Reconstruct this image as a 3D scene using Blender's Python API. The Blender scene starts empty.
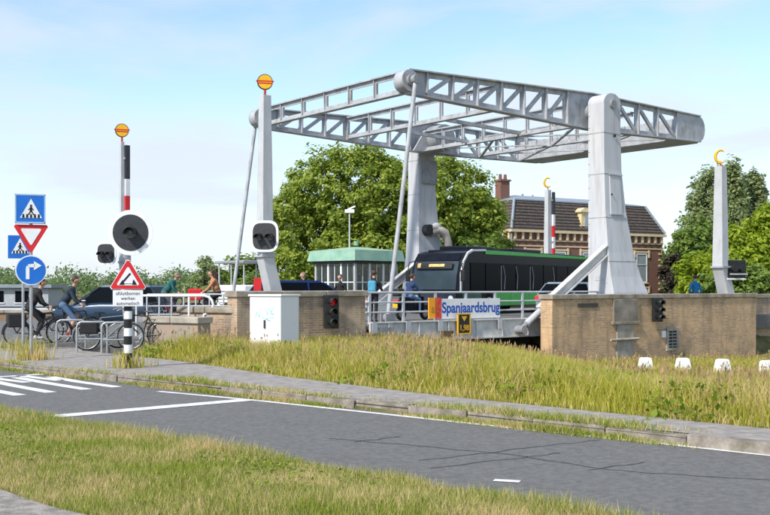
import bpy, math, random
import numpy as np
from mathutils import Vector, Matrix
random.seed(7); rng = np.random.default_rng(11)
SC = bpy.context.scene; COL = SC.collection
PI = math.pi; R = math.radians

# ------------------------------------------------------------------ camera
cam = bpy.data.cameras.new('camera'); camo = bpy.data.objects.new('camera', cam); COL.objects.link(camo)
camo.location = (0, 0, 1.6); camo.rotation_euler = (R(90), 0, 0)
cam.sensor_width = 36; cam.lens = 47.45; cam.shift_y = 0.0383; cam.clip_end = 6000
SC.camera = camo

# ------------------------------------------------------------------ sky and sun
SUN_AZ = math.atan2(-0.74, -0.66)      # horizontal direction towards the sun: x, y
SUN_EL = R(43)
W = bpy.data.worlds.new('World'); SC.world = W; W.use_nodes = True
nt = W.node_tree; nt.nodes.clear()
def N(t, kind, **kw):
    n = t.nodes.new(kind)
    for k, v in kw.items(): setattr(n, k, v)
    return n
out = N(nt, 'ShaderNodeOutputWorld'); bg = N(nt, 'ShaderNodeBackground'); sky = N(nt, 'ShaderNodeTexSky')
sky.sky_type = 'NISHITA'; sky.sun_disc = False; sky.sun_elevation = SUN_EL; sky.sun_rotation = 0
sky.air_density = 1.0; sky.dust_density = 0.4; sky.ozone_density = 2.6
tc = N(nt, 'ShaderNodeTexCoord'); mp = N(nt, 'ShaderNodeMapping'); mp.inputs['Scale'].default_value = (1.3, 1.3, 4.2); mp.inputs['Location'].default_value = (0.35, 0.1, 0.2)
nz = N(nt, 'ShaderNodeTexNoise'); nz.inputs['Scale'].default_value = 2.3; nz.inputs['Detail'].default_value = 9; nz.inputs['Roughness'].default_value = 0.55; nz.inputs['Distortion'].default_value = 0.35
rp = N(nt, 'ShaderNodeValToRGB'); rp.color_ramp.elements[0].position = 0.42; rp.color_ramp.elements[0].color = (.06, .06, .06, 1); rp.color_ramp.elements[1].position = 0.66; rp.color_ramp.elements[1].color = (.93, .93, .93, 1)
mx = N(nt, 'ShaderNodeMix', data_type='RGBA'); mx.inputs['B'].default_value = (3.35, 3.65, 4.0, 1)
L = nt.links
L.new(tc.outputs['Generated'], mp.inputs['Vector']); L.new(mp.outputs['Vector'], nz.inputs['Vector']); L.new(nz.outputs['Fac'], rp.inputs['Fac'])
sx = N(nt, 'ShaderNodeSeparateXYZ'); L.new(tc.outputs['Generated'], sx.inputs[0]); mr = N(nt, 'ShaderNodeMapRange'); mr.inputs['From Min'].default_value = 0.0; mr.inputs['From Max'].default_value = .22; mr.inputs['To Min'].default_value = .95; mr.inputs['To Max'].default_value = 0.0
L.new(sx.outputs['Z'], mr.inputs['Value']); mxm = N(nt, 'ShaderNodeMath', operation='MAXIMUM'); L.new(mr.outputs[0], mxm.inputs[0]); L.new(rp.outputs['Color'], mxm.inputs[1])
L.new(mxm.outputs[0], mx.inputs['Factor']); L.new(sky.outputs['Color'], mx.inputs['A']); L.new(mx.outputs['Result'], bg.inputs['Color'])
L.new(bg.outputs['Background'], out.inputs['Surface']); bg.inputs['Strength'].default_value = 0.15
sl = bpy.data.lights.new('sun', 'SUN'); sl.energy = 3.2; sl.angle = R(3.5); sl.color = (1, .94, .84)
so = bpy.data.objects.new('sun', sl); COL.objects.link(so)
sd = Vector((math.cos(SUN_AZ)*math.cos(SUN_EL), math.sin(SUN_AZ)*math.cos(SUN_EL), math.sin(SUN_EL)))
so.rotation_euler = sd.to_track_quat('Z', 'Y').to_euler(); so.location = (-20, -20, 40)
# the Nishita sun_rotation is measured clockwise from +Y
sky.sun_rotation = math.atan2(sd.x, sd.y)
SC.view_settings.view_transform = 'Standard'; SC.view_settings.look = 'None'; SC.view_settings.exposure = 0.68; SC.view_settings.gamma = 1
SC.cycles.max_bounces = 6; SC.cycles.transparent_max_bounces = 8

# ------------------------------------------------------------------ materials
MATS = {}
def mat(name, col, rough=.6, metal=0., var=.10, scale=4., bump=0., col2=None, stretch=None, detail=6, spec=.4, lo=.35, hi=.65, emit=0):
    if name in MATS: return MATS[name]
    m = bpy.data.materials.new(name); m.use_nodes = True; t = m.node_tree; b = t.nodes['Principled BSDF']
    b.inputs['Roughness'].default_value = rough; b.inputs['Metallic'].default_value = metal; b.inputs['Specular IOR Level'].default_value = spec
    c = N(t, 'ShaderNodeTexCoord'); mpn = N(t, 'ShaderNodeMapping')
    if stretch: mpn.inputs['Scale'].default_value = stretch
    t.links.new(c.outputs['Object'], mpn.inputs['Vector'])
    n = N(t, 'ShaderNodeTexNoise'); n.inputs['Scale'].default_value = scale; n.inputs['Detail'].default_value = detail; n.inputs['Roughness'].default_value = .6
    t.links.new(mpn.outputs['Vector'], n.inputs['Vector'])
    r = N(t, 'ShaderNodeValToRGB'); e = r.color_ramp.elements
    a = tuple(max(0, x*(1-var)) for x in col); z = tuple(min(1, x*(1+var)) for x in col) if col2 is None else col2
    if col2 is not None: a = col
    e[0].position = lo; e[0].color = (*a, 1); e[1].position = hi; e[1].color = (*z, 1)
    t.links.new(n.outputs['Fac'], r.inputs['Fac']); t.links.new(r.outputs['Color'], b.inputs['Base Color'])
    if bump:
        bp = N(t, 'ShaderNodeBump'); bp.inputs['Strength'].default_value = bump; bp.inputs['Distance'].default_value = .02
        n2 = N(t, 'ShaderNodeTexNoise'); n2.inputs['Scale'].default_value = scale*6; n2.inputs['Detail'].default_value = 4
        t.links.new(mpn.outputs['Vector'], n2.inputs['Vector']); t.links.new(n2.outputs['Fac'], bp.inputs['Height']); t.links.new(bp.outputs['Normal'], b.inputs['Normal'])
    if emit:
        t.links.new(r.outputs['Color'], b.inputs['Emission Color']); b.inputs['Emission Strength'].default_value = emit
    MATS[name] = m; return m

def grime(m, col, amt, scale=(2.5, 2.5, .35), lo=.55, hi=.8):
    t = m.node_tree; b = t.nodes['Principled BSDF']; src = b.inputs['Base Color'].links[0].from_socket; c = N(t, 'ShaderNodeTexCoord'); mpn = N(t, 'ShaderNodeMapping'); mpn.inputs['Scale'].default_value = scale; mpn.inputs['Location'].default_value = (3.7, 1.9, .4)
    n = N(t, 'ShaderNodeTexNoise'); n.inputs['Scale'].default_value = 1.6; n.inputs['Detail'].default_value = 12; n.inputs['Roughness'].default_value = .7; t.links.new(c.outputs['Object'], mpn.inputs['Vector']); t.links.new(mpn.outputs['Vector'], n.inputs['Vector'])
    r = N(t, 'ShaderNodeValToRGB'); r.color_ramp.elements[0].position = lo; r.color_ramp.elements[0].color = (0, 0, 0, 1); r.color_ramp.elements[1].position = hi; r.color_ramp.elements[1].color = (amt,)*3+(1,)
    t.links.new(n.outputs['Fac'], r.inputs['Fac']); mm = N(t, 'ShaderNodeMix', data_type='RGBA'); t.links.new(r.outputs['Color'], mm.inputs['Factor']); t.links.new(src, mm.inputs['A']); mm.inputs['B'].default_value = (*col, 1); t.links.new(mm.outputs['Result'], b.inputs['Base Color'])
def brickmat(name, c1, c2, mortar, bw=.22, bh=.065, stain=(.25, .2, .15), stainamt=.5, patch=None):
    if name in MATS: return MATS[name]
    m = bpy.data.materials.new(name); m.use_nodes = True; t = m.node_tree; b = t.nodes['Principled BSDF']; lk = t.links.new
    b.inputs['Roughness'].default_value = .85
    c = N(t, 'ShaderNodeTexCoord'); s = N(t, 'ShaderNodeSeparateXYZ'); ad = N(t, 'ShaderNodeMath', operation='ADD'); cb = N(t, 'ShaderNodeCombineXYZ')
    lk(c.outputs['Object'], s.inputs[0]); lk(s.outputs['X'], ad.inputs[0]); lk(s.outputs['Y'], ad.inputs[1]); lk(ad.outputs[0], cb.inputs['X']); lk(s.outputs['Z'], cb.inputs['Y'])
    br = N(t, 'ShaderNodeTexBrick'); br.inputs['Color1'].default_value = (*c1, 1); br.inputs['Color2'].default_value = (*c2, 1); br.inputs['Mortar'].default_value = (*mortar, 1)
    br.inputs['Scale'].default_value = 1; br.inputs['Brick Width'].default_value = bw; br.inputs['Row Height'].default_value = bh; br.inputs['Mortar Size'].default_value = .010; br.inputs['Bias'].default_value = 0
    lk(cb.outputs[0], br.inputs['Vector'])
    n = N(t, 'ShaderNodeTexNoise'); n.inputs['Scale'].default_value = .9; n.inputs['Detail'].default_value = 8; n.inputs['Roughness'].default_value = .65
    mpn = N(t, 'ShaderNodeMapping'); mpn.inputs['Scale'].default_value = (1, 1, .55); lk(c.outputs['Object'], mpn.inputs['Vector']); lk(mpn.outputs['Vector'], n.inputs['Vector'])
    r = N(t, 'ShaderNodeValToRGB'); r.color_ramp.elements[0].position = .50; r.color_ramp.elements[0].color = (0, 0, 0, 1); r.color_ramp.elements[1].position = .72; r.color_ramp.elements[1].color = (stainamt,)*3+(1,)
    lk(n.outputs['Fac'], r.inputs['Fac'])
    mxx = N(t, 'ShaderNodeMix', data_type='RGBA'); lk(r.outputs['Color'], mxx.inputs['Factor']); lk(br.outputs['Color'], mxx.inputs['A']); mxx.inputs['B'].default_value = (*stain, 1)
    src = mxx.outputs['Result']
    if patch:
        n3 = N(t, 'ShaderNodeTexNoise'); n3.inputs['Scale'].default_value = 1.1; n3.inputs['Detail'].default_value = 5; mp3 = N(t, 'ShaderNodeMapping'); mp3.inputs['Location'].default_value = (7.3, 2.1, 3.3)
        lk(c.outputs['Object'], mp3.inputs['Vector']); lk(mp3.outputs['Vector'], n3.inputs['Vector'])
        r3 = N(t, 'ShaderNodeValToRGB'); r3.color_ramp.elements[0].position = .52; r3.color_ramp.elements[1].position = .66; r3.color_ramp.elements[1].color = (.6, .6, .6, 1)
        lk(n3.outputs['Fac'], r3.inputs['Fac']); m3 = N(t, 'ShaderNodeMix', data_type='RGBA'); lk(r3.outputs['Color'], m3.inputs['Factor']); lk(src, m3.inputs['A']); m3.inputs['B'].default_value = (*patch, 1); src = m3.outputs['Result']
    lk(src, b.inputs['Base Color'])
    bp = N(t, 'ShaderNodeBump'); bp.inputs['Strength'].default_value = .6; bp.inputs['Distance'].default_value = .01; bp.invert = True
    lk(br.outputs['Fac'], bp.inputs['Height']); lk(bp.outputs['Normal'], b.inputs['Normal'])
    MATS[name] = m; return m

def leafmat(name, cols, trans=.35, noise_scale=.35, straw=None, straw_lo=.45, straw_hi=.62, rough=.6):
    """colour differs from blade to blade (random per island) and in patches (noise)"""
    m = bpy.data.materials.new(name); m.use_nodes = True; t = m.node_tree; lk = t.links.new
    b = t.nodes['Principled BSDF']; b.inputs['Roughness'].default_value = rough; b.inputs['Specular IOR Level'].default_value = .25; o = t.nodes['Material Output']
    g = N(t, 'ShaderNodeNewGeometry'); r = N(t, 'ShaderNodeValToRGB'); e = r.color_ramp.elements
    while len(e) < len(cols): e.new(.5)
    for i, c in enumerate(cols): e[i].position = i/(len(cols)-1); e[i].color = (*c, 1)
    lk(g.outputs['Random Per Island'], r.inputs['Fac']); src = r.outputs['Color']
    if straw:
        c = N(t, 'ShaderNodeTexCoord'); n = N(t, 'ShaderNodeTexNoise'); n.inputs['Scale'].default_value = noise_scale; n.inputs['Detail'].default_value = 5; n.inputs['Roughness'].default_value = .65
        lk(c.outputs['Object'], n.inputs['Vector'])
        ma = N(t, 'ShaderNodeMath', operation='MULTIPLY_ADD'); lk(g.outputs['Random Per Island'], ma.inputs[0]); ma.inputs[1].default_value = .35; ma.inputs[2].default_value = -.17
        a2 = N(t, 'ShaderNodeMath', operation='ADD'); lk(n.outputs['Fac'], a2.inputs[0]); lk(ma.outputs[0], a2.inputs[1])
        r2 = N(t, 'ShaderNodeValToRGB'); r2.color_ramp.elements[0].position = straw_lo; r2.color_ramp.elements[1].position = straw_hi
        lk(a2.outputs[0], r2.inputs['Fac']); mm = N(t, 'ShaderNodeMix', data_type='RGBA'); lk(r2.outputs['Color'], mm.inputs['Factor']); lk(src, mm.inputs['A']); mm.inputs['B'].default_value = (*straw, 1); src = mm.outputs['Result']
    lk(src, b.inputs['Base Color']); tr = N(t, 'ShaderNodeBsdfTranslucent'); lk(src, tr.inputs['Color']); ms = N(t, 'ShaderNodeMixShader'); ms.inputs[0].default_value = trans
    lk(b.outputs[0], ms.inputs[1]); lk(tr.outputs[0], ms.inputs[2]); lk(ms.outputs[0], o.inputs['Surface'])
    return m

def glassmat(name, tint, alpha=.25, rough=.05, spec=.8):
    m = bpy.data.materials.new(name); m.use_nodes = True; t = m.node_tree; lk = t.links.new; b = t.nodes['Principled BSDF']; o = t.nodes['Material Output']
    n = N(t, 'ShaderNodeTexNoise'); n.inputs['Scale'].default_value = 2; r = N(t, 'ShaderNodeValToRGB'); r.color_ramp.elements[0].color = (*[x*.8 for x in tint], 1); r.color_ramp.elements[1].color = (*[min(1, x*1.2) for x in tint], 1)
    c = N(t, 'ShaderNodeTexCoord'); lk(c.outputs['Object'], n.inputs['Vector']); lk(n.outputs['Fac'], r.inputs['Fac']); lk(r.outputs['Color'], b.inputs['Base Color'])
    b.inputs['Roughness'].default_value = rough; b.inputs['Specular IOR Level'].default_value = spec
    tr = N(t, 'ShaderNodeBsdfTransparent'); ms = N(t, 'ShaderNodeMixShader'); ms.inputs[0].default_value = alpha
    lk(b.outputs[0], ms.inputs[1]); lk(tr.outputs[0], ms.inputs[2]); lk(ms.outputs[0], o.inputs['Surface']); return m

M_steel = mat('grey_bridge_paint', (.39, .405, .43), .45, .0, .16, 2.2, .06)
M_steel2 = mat('grey_worn_paint', (.26, .27, .285), .5, 0, .2, 3, .1)
M_tower = mat('pale_tower_paint', (.50, .51, .535), .5, 0, .09, 1.4, .05, stretch=(1, 1, .25))
M_dirty = mat('dirty_grey_steel', (.50, .49, .47), .7, .0, .3, 3, .25, col2=(.68, .67, .65))
M_post = mat('light_grey_post_paint', (.47, .485, .505), .45, 0, .08, 2, .03)
M_dark = mat('black_signal_plastic', (.018, .019, .021), .5, 0, .3, 6)
M_darkgrey = mat('dark_grey_signal_board', (.035, .037, .042), .5, 0, .2, 9)
M_white = mat('white_paint', (.76, .77, .78), .45, 0, .05, 3)
M_cab = mat('white_cabinet_paint', (.72, .74, .75), .5, 0, .06, 2.2, .05, col2=(.60, .66, .70), lo=.56, hi=.74)
M_red = mat('red_sign_paint', (.62, .02, .025), .4, 0, .08, 5)
M_blue = mat('blue_sign_paint', (.01, .14, .55), .4, 0, .06, 5)
M_yellow = mat('yellow_disc_paint', (.85, .45, .015), .4, 0, .06, 5)
M_orange = mat('orange_sign_paint', (.85, .36, .02), .4, 0, .05, 5)
M_black = mat('black_paint', (.012, .012, .013), .45, 0, .2, 5)
M_metal = mat('galvanised_metal', (.42, .43, .44), .4, .55, .12, 8)
M_conc = mat('weathered_concrete', (.24, .215, .175), .85, 0, .2, 2.2, .3, col2=(.40, .37, .32))
M_cope = mat('coping_stone', (.20, .17, .13), .85, 0, .2, 1.7, .35, col2=(.40, .35, .28))
M_copel = mat('light_coping_stone', (.30, .27, .22), .85, 0, .2, 2.0, .3, col2=(.46, .42, .36))
M_brick = brickmat('ochre_pier_brick', (.62, .37, .17), (.36, .22, .12), (.54, .45, .33), stain=(.24, .17, .12), stainamt=.85, patch=(.66, .44, .24))
M_brickp = brickmat('brown_pink_brick', (.50, .33, .20), (.29, .19, .13), (.48, .41, .32), stain=(.18, .15, .12), stainamt=.85, patch=(.56, .44, .31))
M_brickh = brickmat('house_brick', (.17, .058, .04), (.21, .075, .05), (.22, .15, .12), stain=(.12, .06, .05), stainamt=.4)
M_cream = mat('cream_stone', (.68, .54, .34), .7, 0, .08, 3)
M_tile = mat('brown_roof_tiles', (.06, .048, .042), .8, 0, .25, 5, .4, col2=(.13, .105, .09))
M_zinc = mat('zinc_roof', (.26, .30, .34), .5, .2, .12, 2)
M_asph = mat('asphalt', (.110, .108, .104), .9, 0, .22, 14, .8, col2=(.185, .181, .174), detail=12, lo=.3, hi=.7)
M_path = mat('worn_path_asphalt', (.21, .19, .175), .92, 0, .2, 5, .5, col2=(.34, .31, .285), detail=10)
M_nearpath = mat('gritty_path', (.17, .155, .14), .95, 0, .2, 9, .5, col2=(.33, .30, .27), detail=10)
M_line = mat('road_line_paint', (.62, .62, .61), .7, 0, .1, 14, .1, col2=(.80, .80, .79))
M_seal = mat('tar_crack_seal', (.065, .066, .07), .7, 0, .2, 8)
M_kerb = mat('kerb_concrete', (.17, .145, .12), .9, 0, .2, 5, .4, col2=(.33, .29, .25))
M_soil = mat('grassy_soil', (.075, .085, .02), .95, 0, .3, 1.4, .5, col2=(.20, .16, .06))
M_bark = mat('bark', (.10, .08, .06), .9, 0, .3, 6, .5)
M_bark2 = mat('pale_bark', (.20, .17, .14), .9, 0, .3, 6, .5)
M_copper = mat('green_copper', (.17, .34, .25), .6, 0, .12, 1.6, .05, col2=(.28, .44, .34))
M_copperl = mat('pale_green_copper', (.24, .40, .31), .6, 0, .12, 2.4, .05, col2=(.38, .50, .34))
M_glassd = glassmat('dark_glass', (.006, .008, .011), .06, .15, .04)
M_glassb = glassmat('bus_windscreen', (.05, .075, .09), .10, .08, .3)
M_glassk = glassmat('kiosk_glass', (.035, .05, .05), .6)
M_glasswin = glassmat('house_window_glass', (.30, .34, .36), .0, .12)
M_busblack = mat('bus_black_gloss', (.008, .010, .016), .25, 0, .3, 3, spec=.12)
M_busgreen = mat('bus_green', (.03, .50, .045), .3, 0, .08, 3, spec=.5)
M_tyre = mat('tyre_rubber', (.018, .018, .019), .85, 0, .2, 10)
M_rim = mat('wheel_rim', (.35, .36, .38), .35, .7, .15, 10)
M_amber = mat('amber_display', (.80, .42, .14), .5, 0, .5, 14, emit=.15)
M_redlamp = mat('lit_red_lamp', (.55, .02, .03), .25, 0, .2, 4, emit=.12)
M_taillamp = mat('tail_lamp_red', (.60, .05, .06), .3, 0, .1, 4)
M_lensgrey = mat('unlit_lamp_lens', (.10, .10, .11), .25, 0, .2, 6, spec=.6)
M_skin = mat('skin', (.50, .29, .20), .55, 0, .06, 8)
M_hairb = mat('brown_hair', (.055, .03, .018), .6, 0, .3, 20)
M_hairg = mat('grey_hair', (.22, .17, .13), .6, 0, .3, 20)
M_shoe = mat('dark_shoe', (.03, .03, .03), .6, 0, .2, 8)
M_shoew = mat('light_shoe', (.55, .55, .55), .6, 0, .1, 8)
M_water = mat('canal_water', (.02, .03, .025), .08, 0, .2, 1, .15, spec=.6)
def cloth(name, c): return mat(name, c, .85, 0, .18, 9, .2)

grime(M_brick, (.15, .11, .08), .75, (1.3, 1.3, .22), .50, .74); grime(M_brickp, (.13, .10, .08), .75, (1.3, 1.3, .25), .48, .72); grime(M_tower, (.28, .23, .18), .7, (2.2, 2.2, .22), .50, .78); grime(M_steel, (.19, .15, .12), .85, (2.2, 2.2, .9), .50, .76); grime(M_post, (.26, .23, .19), .5); grime(M_dirty, (.16, .10, .06), .8, (2, 2, .5)); grime(M_cab, (.40, .38, .32), .5); grime(M_white, (.45, .43, .38), .4)
grime(M_asph, (.095, .094, .093), .35, (.5, .5, .5)); grime(M_path, (.10, .10, .07), .6, (.8, .8, .8)); grime(M_line, (.22, .22, .22), .75, (5, 5, 5), .50, .75); grime(M_kerb, (.08, .08, .04), .7, (1.5, 1.5, 1.5), .48, .7); grime(M_conc, (.12, .10, .07), .6)
# ------------------------------------------------------------------ mesh builder
class MB:
    def __init__(s): s.v = []; s.f = []; s.sm = []; s.mi = []; s.cur = 0
    def add(s, vs, fs, smooth=False, xf=None):
        o = len(s.v)
        for p in vs: s.v.append(tuple(xf @ Vector(p)) if xf is not None else tuple(p))
        for f in fs: s.f.append(tuple(i+o for i in f)); s.sm.append(smooth); s.mi.append(s.cur)
        return s
    def box(s, x0, x1, y0, y1, z0, z1, xf=None):
        vs = [(x0,y0,z0),(x1,y0,z0),(x1,y1,z0),(x0,y1,z0),(x0,y0,z1),(x1,y0,z1),(x1,y1,z1),(x0,y1,z1)]
        return s.add(vs, [(3,2,1,0),(4,5,6,7),(0,1,5,4),(1,2,6,5),(2,3,7,6),(3,0,4,7)], xf=xf)
    def loft(s, rings, smooth=False, cap=True, xf=None):
        n = len(rings[0]); vs = [p for r in rings for p in r]; fs = []
        for k in range(len(rings)-1):
            for i in range(n): j = (i+1) % n; fs.append((k*n+i, k*n+j, (k+1)*n+j, (k+1)*n+i))
        s.add(vs, fs, smooth, xf)
        if cap:
            s.add(rings[0], [tuple(reversed(range(n)))], False, xf); s.add(rings[-1], [tuple(range(n))], False, xf)
        return s
    @staticmethod
    def frame(p, q, up=(0,0,1)):
        d = (Vector(q)-Vector(p)); d.normalize(); u = Vector(up)
        if abs(d.dot(u)) > .98: u = Vector((1,0,0)) if abs(d.x) < .9 else Vector((0,1,0))
        a = d.cross(u).normalized(); b = a.cross(d).normalized(); return d, a, b
    def bar(s, p, q, w, h, up=(0,0,1)):
        """rectangular bar from p to q, w across, h along up"""
        p = Vector(p); q = Vector(q); d, a, b = MB.frame(p, q, up)
        r = [[tuple(c + a*sx*w/2 + b*sy*h/2) for sx, sy in ((-1,-1),(1,-1),(1,1),(-1,1))] for c in (p, q)]
        return s.loft(r)
    def cyl(s, p, q, r, r2=None, n=12, cap=True):
        p = Vector(p); q = Vector(q); r2 = r if r2 is None else r2; d, a, b = MB.frame(p, q)
        rings = [[tuple(c + (a*math.cos(2*PI*i/n) + b*math.sin(2*PI*i/n))*rr) for i in range(n)] for c, rr in ((p, r), (q, r2))]
        return s.loft(rings, True, cap)
    def tube(s, pts, r, n=8):
        pts = [Vector(p) for p in pts]; rings = []; rr = r if isinstance(r, (list, tuple)) else [r]*len(pts)
        ref = None
        for i, p in enumerate(pts):
            t = (pts[min(i+1, len(pts)-1)] - pts[max(i-1, 0)]).normalized()
            if ref is None: _, a, b = MB.frame((0,0,0), t)
            else: a = (ref - t*ref.dot(t)).normalized(); b = t.cross(a)
            ref = a; b = t.cross(a)
            rings.append([tuple(p + (a*math.cos(2*PI*k/n) + b*math.sin(2*PI*k/n))*rr[i]) for k in range(n)])
        return s.loft(rings, True, True)
    def ring(s, c, axis, Rr, r, n=28, m=7):
        c = Vector(c); ax = Vector(axis).normalized(); _, a, b = MB.frame((0,0,0), ax); vs = []; fs = []
        for i in range(n):
            t = 2*PI*i/n; d = a*math.cos(t) + b*math.sin(t)
            for k in range(m): q = 2*PI*k/m; vs.append(tuple(c + d*(Rr + r*math.cos(q)) + ax*r*math.sin(q)))
        for i in range(n):
            for k in range(m): fs.append((i*m+k, ((i+1)%n)*m+k, ((i+1)%n)*m+(k+1)%m, i*m+(k+1)%m))
        return s.add(vs, fs, True)
    def sphere(s, c, r, n=12, m=8, sc=(1,1,1)):
        c = Vector(c); rings = []
        for j in range(1, m):
            t = PI*j/m; rings.append([tuple(c + Vector((math.sin(t)*math.cos(2*PI*i/n)*r*sc[0], math.sin(t)*math.sin(2*PI*i/n)*r*sc[1], -math.cos(t)*r*sc[2]))) for i in range(n)])
        return s.loft(rings, True, True)
    def capsule(s, p, q, r1, r2, n=10):
        p = Vector(p); q = Vector(q); d, a, b = MB.frame(p, q); rings = []
        for k in (80, 55, 25, 0):
            t = R(k); rings.append((p - d*r1*math.sin(t), r1*math.cos(t)))
        for k in (0, 25, 55, 80):
            t = R(k); rings.append((q + d*r2*math.sin(t), r2*math.cos(t)))
        return s.loft([[tuple(c + (a*math.cos(2*PI*i/n)+b*math.sin(2*PI*i/n))*rr) for i in range(n)] for c, rr in rings], True, True)
    def prism(s, poly, axis, t0, t1):
        """polygon in the plane normal to axis ('x': poly=(y,z), 'y': (x,z), 'z': (x,y)), extruded t0..t1"""
        def P(a, b, t): return {'x': (t, a, b), 'y': (a, t, b), 'z': (a, b, t)}[axis]
        r = [[P(a, b, t) for a, b in poly] for t in (t0, t1)]
        return s.loft(r)
    def mesh(s, name, mats):
        me = bpy.data.meshes.new(name); me.from_pydata(s.v, [], s.f)
        for m in (mats if isinstance(mats, (list, tuple)) else [mats]): me.materials.append(m)
        me.polygons.foreach_set('use_smooth', s.sm)
        if any(s.mi): me.polygons.foreach_set('material_index', s.mi)
        import bmesh
        bm = bmesh.new(); bm.from_mesh(me); bmesh.ops.recalc_face_normals(bm, faces=bm.faces); bm.to_mesh(me); bm.free()
        me.update(); return me
    def build(s, name, mats, parent=None, bevel=0, **tags):
        o = bpy.data.objects.new(name, s.mesh(name, mats)); COL.objects.link(o)
        if parent is not None: o.parent = parent
        if bevel:
            b = o.modifiers.new('bevel', 'BEVEL'); b.width = bevel; b.segments = 2; b.limit_method = 'ANGLE'; b.angle_limit = R(35)
        return tag(o, **tags)

def tag(o, label=None, cat=None, group=None, kind=None):
    if label: o['label'] = label
    if cat: o['category'] = cat
    if group: o['group'] = group
    if kind: o['kind'] = kind
    return o
def empty(name, loc=(0,0,0), rz=0, **tags):
    o = bpy.data.objects.new(name, None); COL.objects.link(o); o.location = loc; o.rotation_euler = (0, 0, rz); o.empty_display_size = .2
    return tag(o, **tags)
def copy_tree(o, parent=None):
    c = o.copy(); COL.objects.link(c); c.parent = parent
    for ch in o.children: copy_tree(ch, c)
    return c
def text(name, body, size, m, parent, loc, rot, align='CENTER', extrude=.002, xs=1., bold=0.):
    cu = bpy.data.curves.new(name, 'FONT'); cu.body = body; cu.size = size; cu.align_x = align; cu.align_y = 'CENTER'; cu.extrude = extrude; cu.offset = bold
    tmp = bpy.data.objects.new('tmp', cu); COL.objects.link(tmp)
    me = bpy.data.meshes.new_from_object(tmp.evaluated_get(bpy.context.evaluated_depsgraph_get())); bpy.data.objects.remove(tmp)
    me.materials.clear(); me.materials.append(m)
    o = bpy.data.objects.new(name, me); COL.objects.link(o); o.parent = parent; o.location = loc; o.rotation_euler = rot; o.scale = (xs, 1, 1); return o
def fastmesh(name, verts, faces_n, idx, m):
    """numpy mesh: verts Nx3, idx flat loop indices, faces_n list of loop counts"""
    me = bpy.data.meshes.new(name); me.vertices.add(len(verts)); me.vertices.foreach_set('co', verts.astype(np.float32).ravel())
    me.loops.add(len(idx)); me.loops.foreach_set('vertex_index', idx.astype(np.int32)); st = np.concatenate([[0], np.cumsum(faces_n)[:-1]]).astype(np.int32)
    me.polygons.add(len(faces_n)); me.polygons.foreach_set('loop_start', st); me.materials.append(m); me.update(calc_edges=True); me.validate(); return me

# ------------------------------------------------------------------ frames
UX = Vector((.784, .621, 0)).normalized(); VX = Vector((-UX.y, UX.x, 0)); T0 = Vector((8.85, 41.0, 0)); ANG = math.atan2(UX.y, UX.x)
def B(u, v, z=0): return T0 + UX*u + VX*v + Vector((0, 0, z))
def bl(x, y): d = Vector((x, y, 0)) - T0; return d.dot(UX), d.dot(VX)
RD = Vector((.738, -.674, 0)); RN = Vector((.674, .738, 0))
def RO(r, n, z=0): return RD*r + RN*n + Vector((0, 0, z))
def G(px, py, z=0): Z = 1015*(1.6-z)/(py-287); return Vector(((px-385)/1015*Z, Z, z))
def sstep(a, b, x): t = np.clip((x-a)/(b-a), 0, 1); return t*t*(3-2*t)
ZDECK = .40

# ------------------------------------------------------------------ ground
def back_n(r): return np.interp(r, [-30, -19, -16.5, -13.5, -9.3, -4.3, 10], [13.4, 13.4, 12.9, 12.2, 11.6, 11.4, 11.4])
def ground_z(X, Y):
    r = X*RD.x + Y*RD.y; n = X*RN.x + Y*RN.y
    dx, dy = X-T0.x, Y-T0.y; u = dx*UX.x + dy*UX.y; v = dx*VX.x + dy*VX.y
    z = np.full_like(X, -.06)
    z = np.where((n > 4.0) & (n < 6.5), -.08 + .05*np.sin((n-4)/2.5*PI), z)
    z = np.where((n > 6.5) & (n < 10.32), -.22, z)
    s = n - back_n(r)
    z = np.where(s > 0, -.03 - 1.38*np.clip((s-.5)/12.0, 0, 1)*(.10+.20*sstep(-3.5, -.5, X)+.70*sstep(1.0, 8.0, X)), z)
    z = np.where((v > -3.3) & (u < -14.9), -.30, z)
    z = np.where((v > -1.5) & (u > -1.2), -.30, z)
    z = np.where((v > 14), -.30, z)
    z = np.where((u > -12.6) & (u < -1.4) & (v > -3.0), -2.3, z)
    z = np.where((u > 8) & (v < -1.5) & (s > 0), z*(1-sstep(8, 14, u)) - .15*sstep(8, 14, u), z)
    return z
rs = np.concatenate([[-3000, -800, -250, -120, -80], np.arange(-60, 40, .9), [50, 80, 150, 400, 1500, 3000]])
ns = np.concatenate([[-3000, -500, -100, -30, -10, -3, 0, 2, 3.9, 4.02], np.arange(4.5, 6.3, .4), [6.4, 6.48, 6.52, 7.2, 8, 9, 10, 10.3, 10.34, 10.8, 11.2], np.arange(11.6, 60, .6), [65, 75, 90, 120, 180, 300, 800, 3000]])
gr, gn = np.meshgrid(rs, ns, indexing='ij'); GX = gr*RD.x + gn*RN.x; GY = gr*RD.y + gn*RN.y; GZ = ground_z(GX, GY)
nn = len(ns); ii, jj = np.meshgrid(np.arange(len(rs)-1), np.arange(nn-1), indexing='ij'); q = np.stack([ii*nn+jj, (ii+1)*nn+jj, (ii+1)*nn+jj+1, ii*nn+jj+1], -1).reshape(-1, 4)
go = bpy.data.objects.new('ground', fastmesh('ground', np.stack([GX, GY, GZ], -1).reshape(-1, 3), np.full(len(q), 4), q.ravel(), M_soil)); COL.objects.link(go); tag(go, kind='structure')
def sheet(name, pts, m, kind='structure', parent=None, thick=0):
    b = MB(); n = len(pts); b.add(pts, [tuple(range(n))])
    if thick:
        low = [(p[0], p[1], p[2]-thick) for p in pts]
        b.add(list(pts)+low, [(i, (i+1) % n, n+(i+1) % n, n+i) for i in range(n)])
    return b.build(name, m, parent, kind=kind if parent is None else None)
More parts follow.
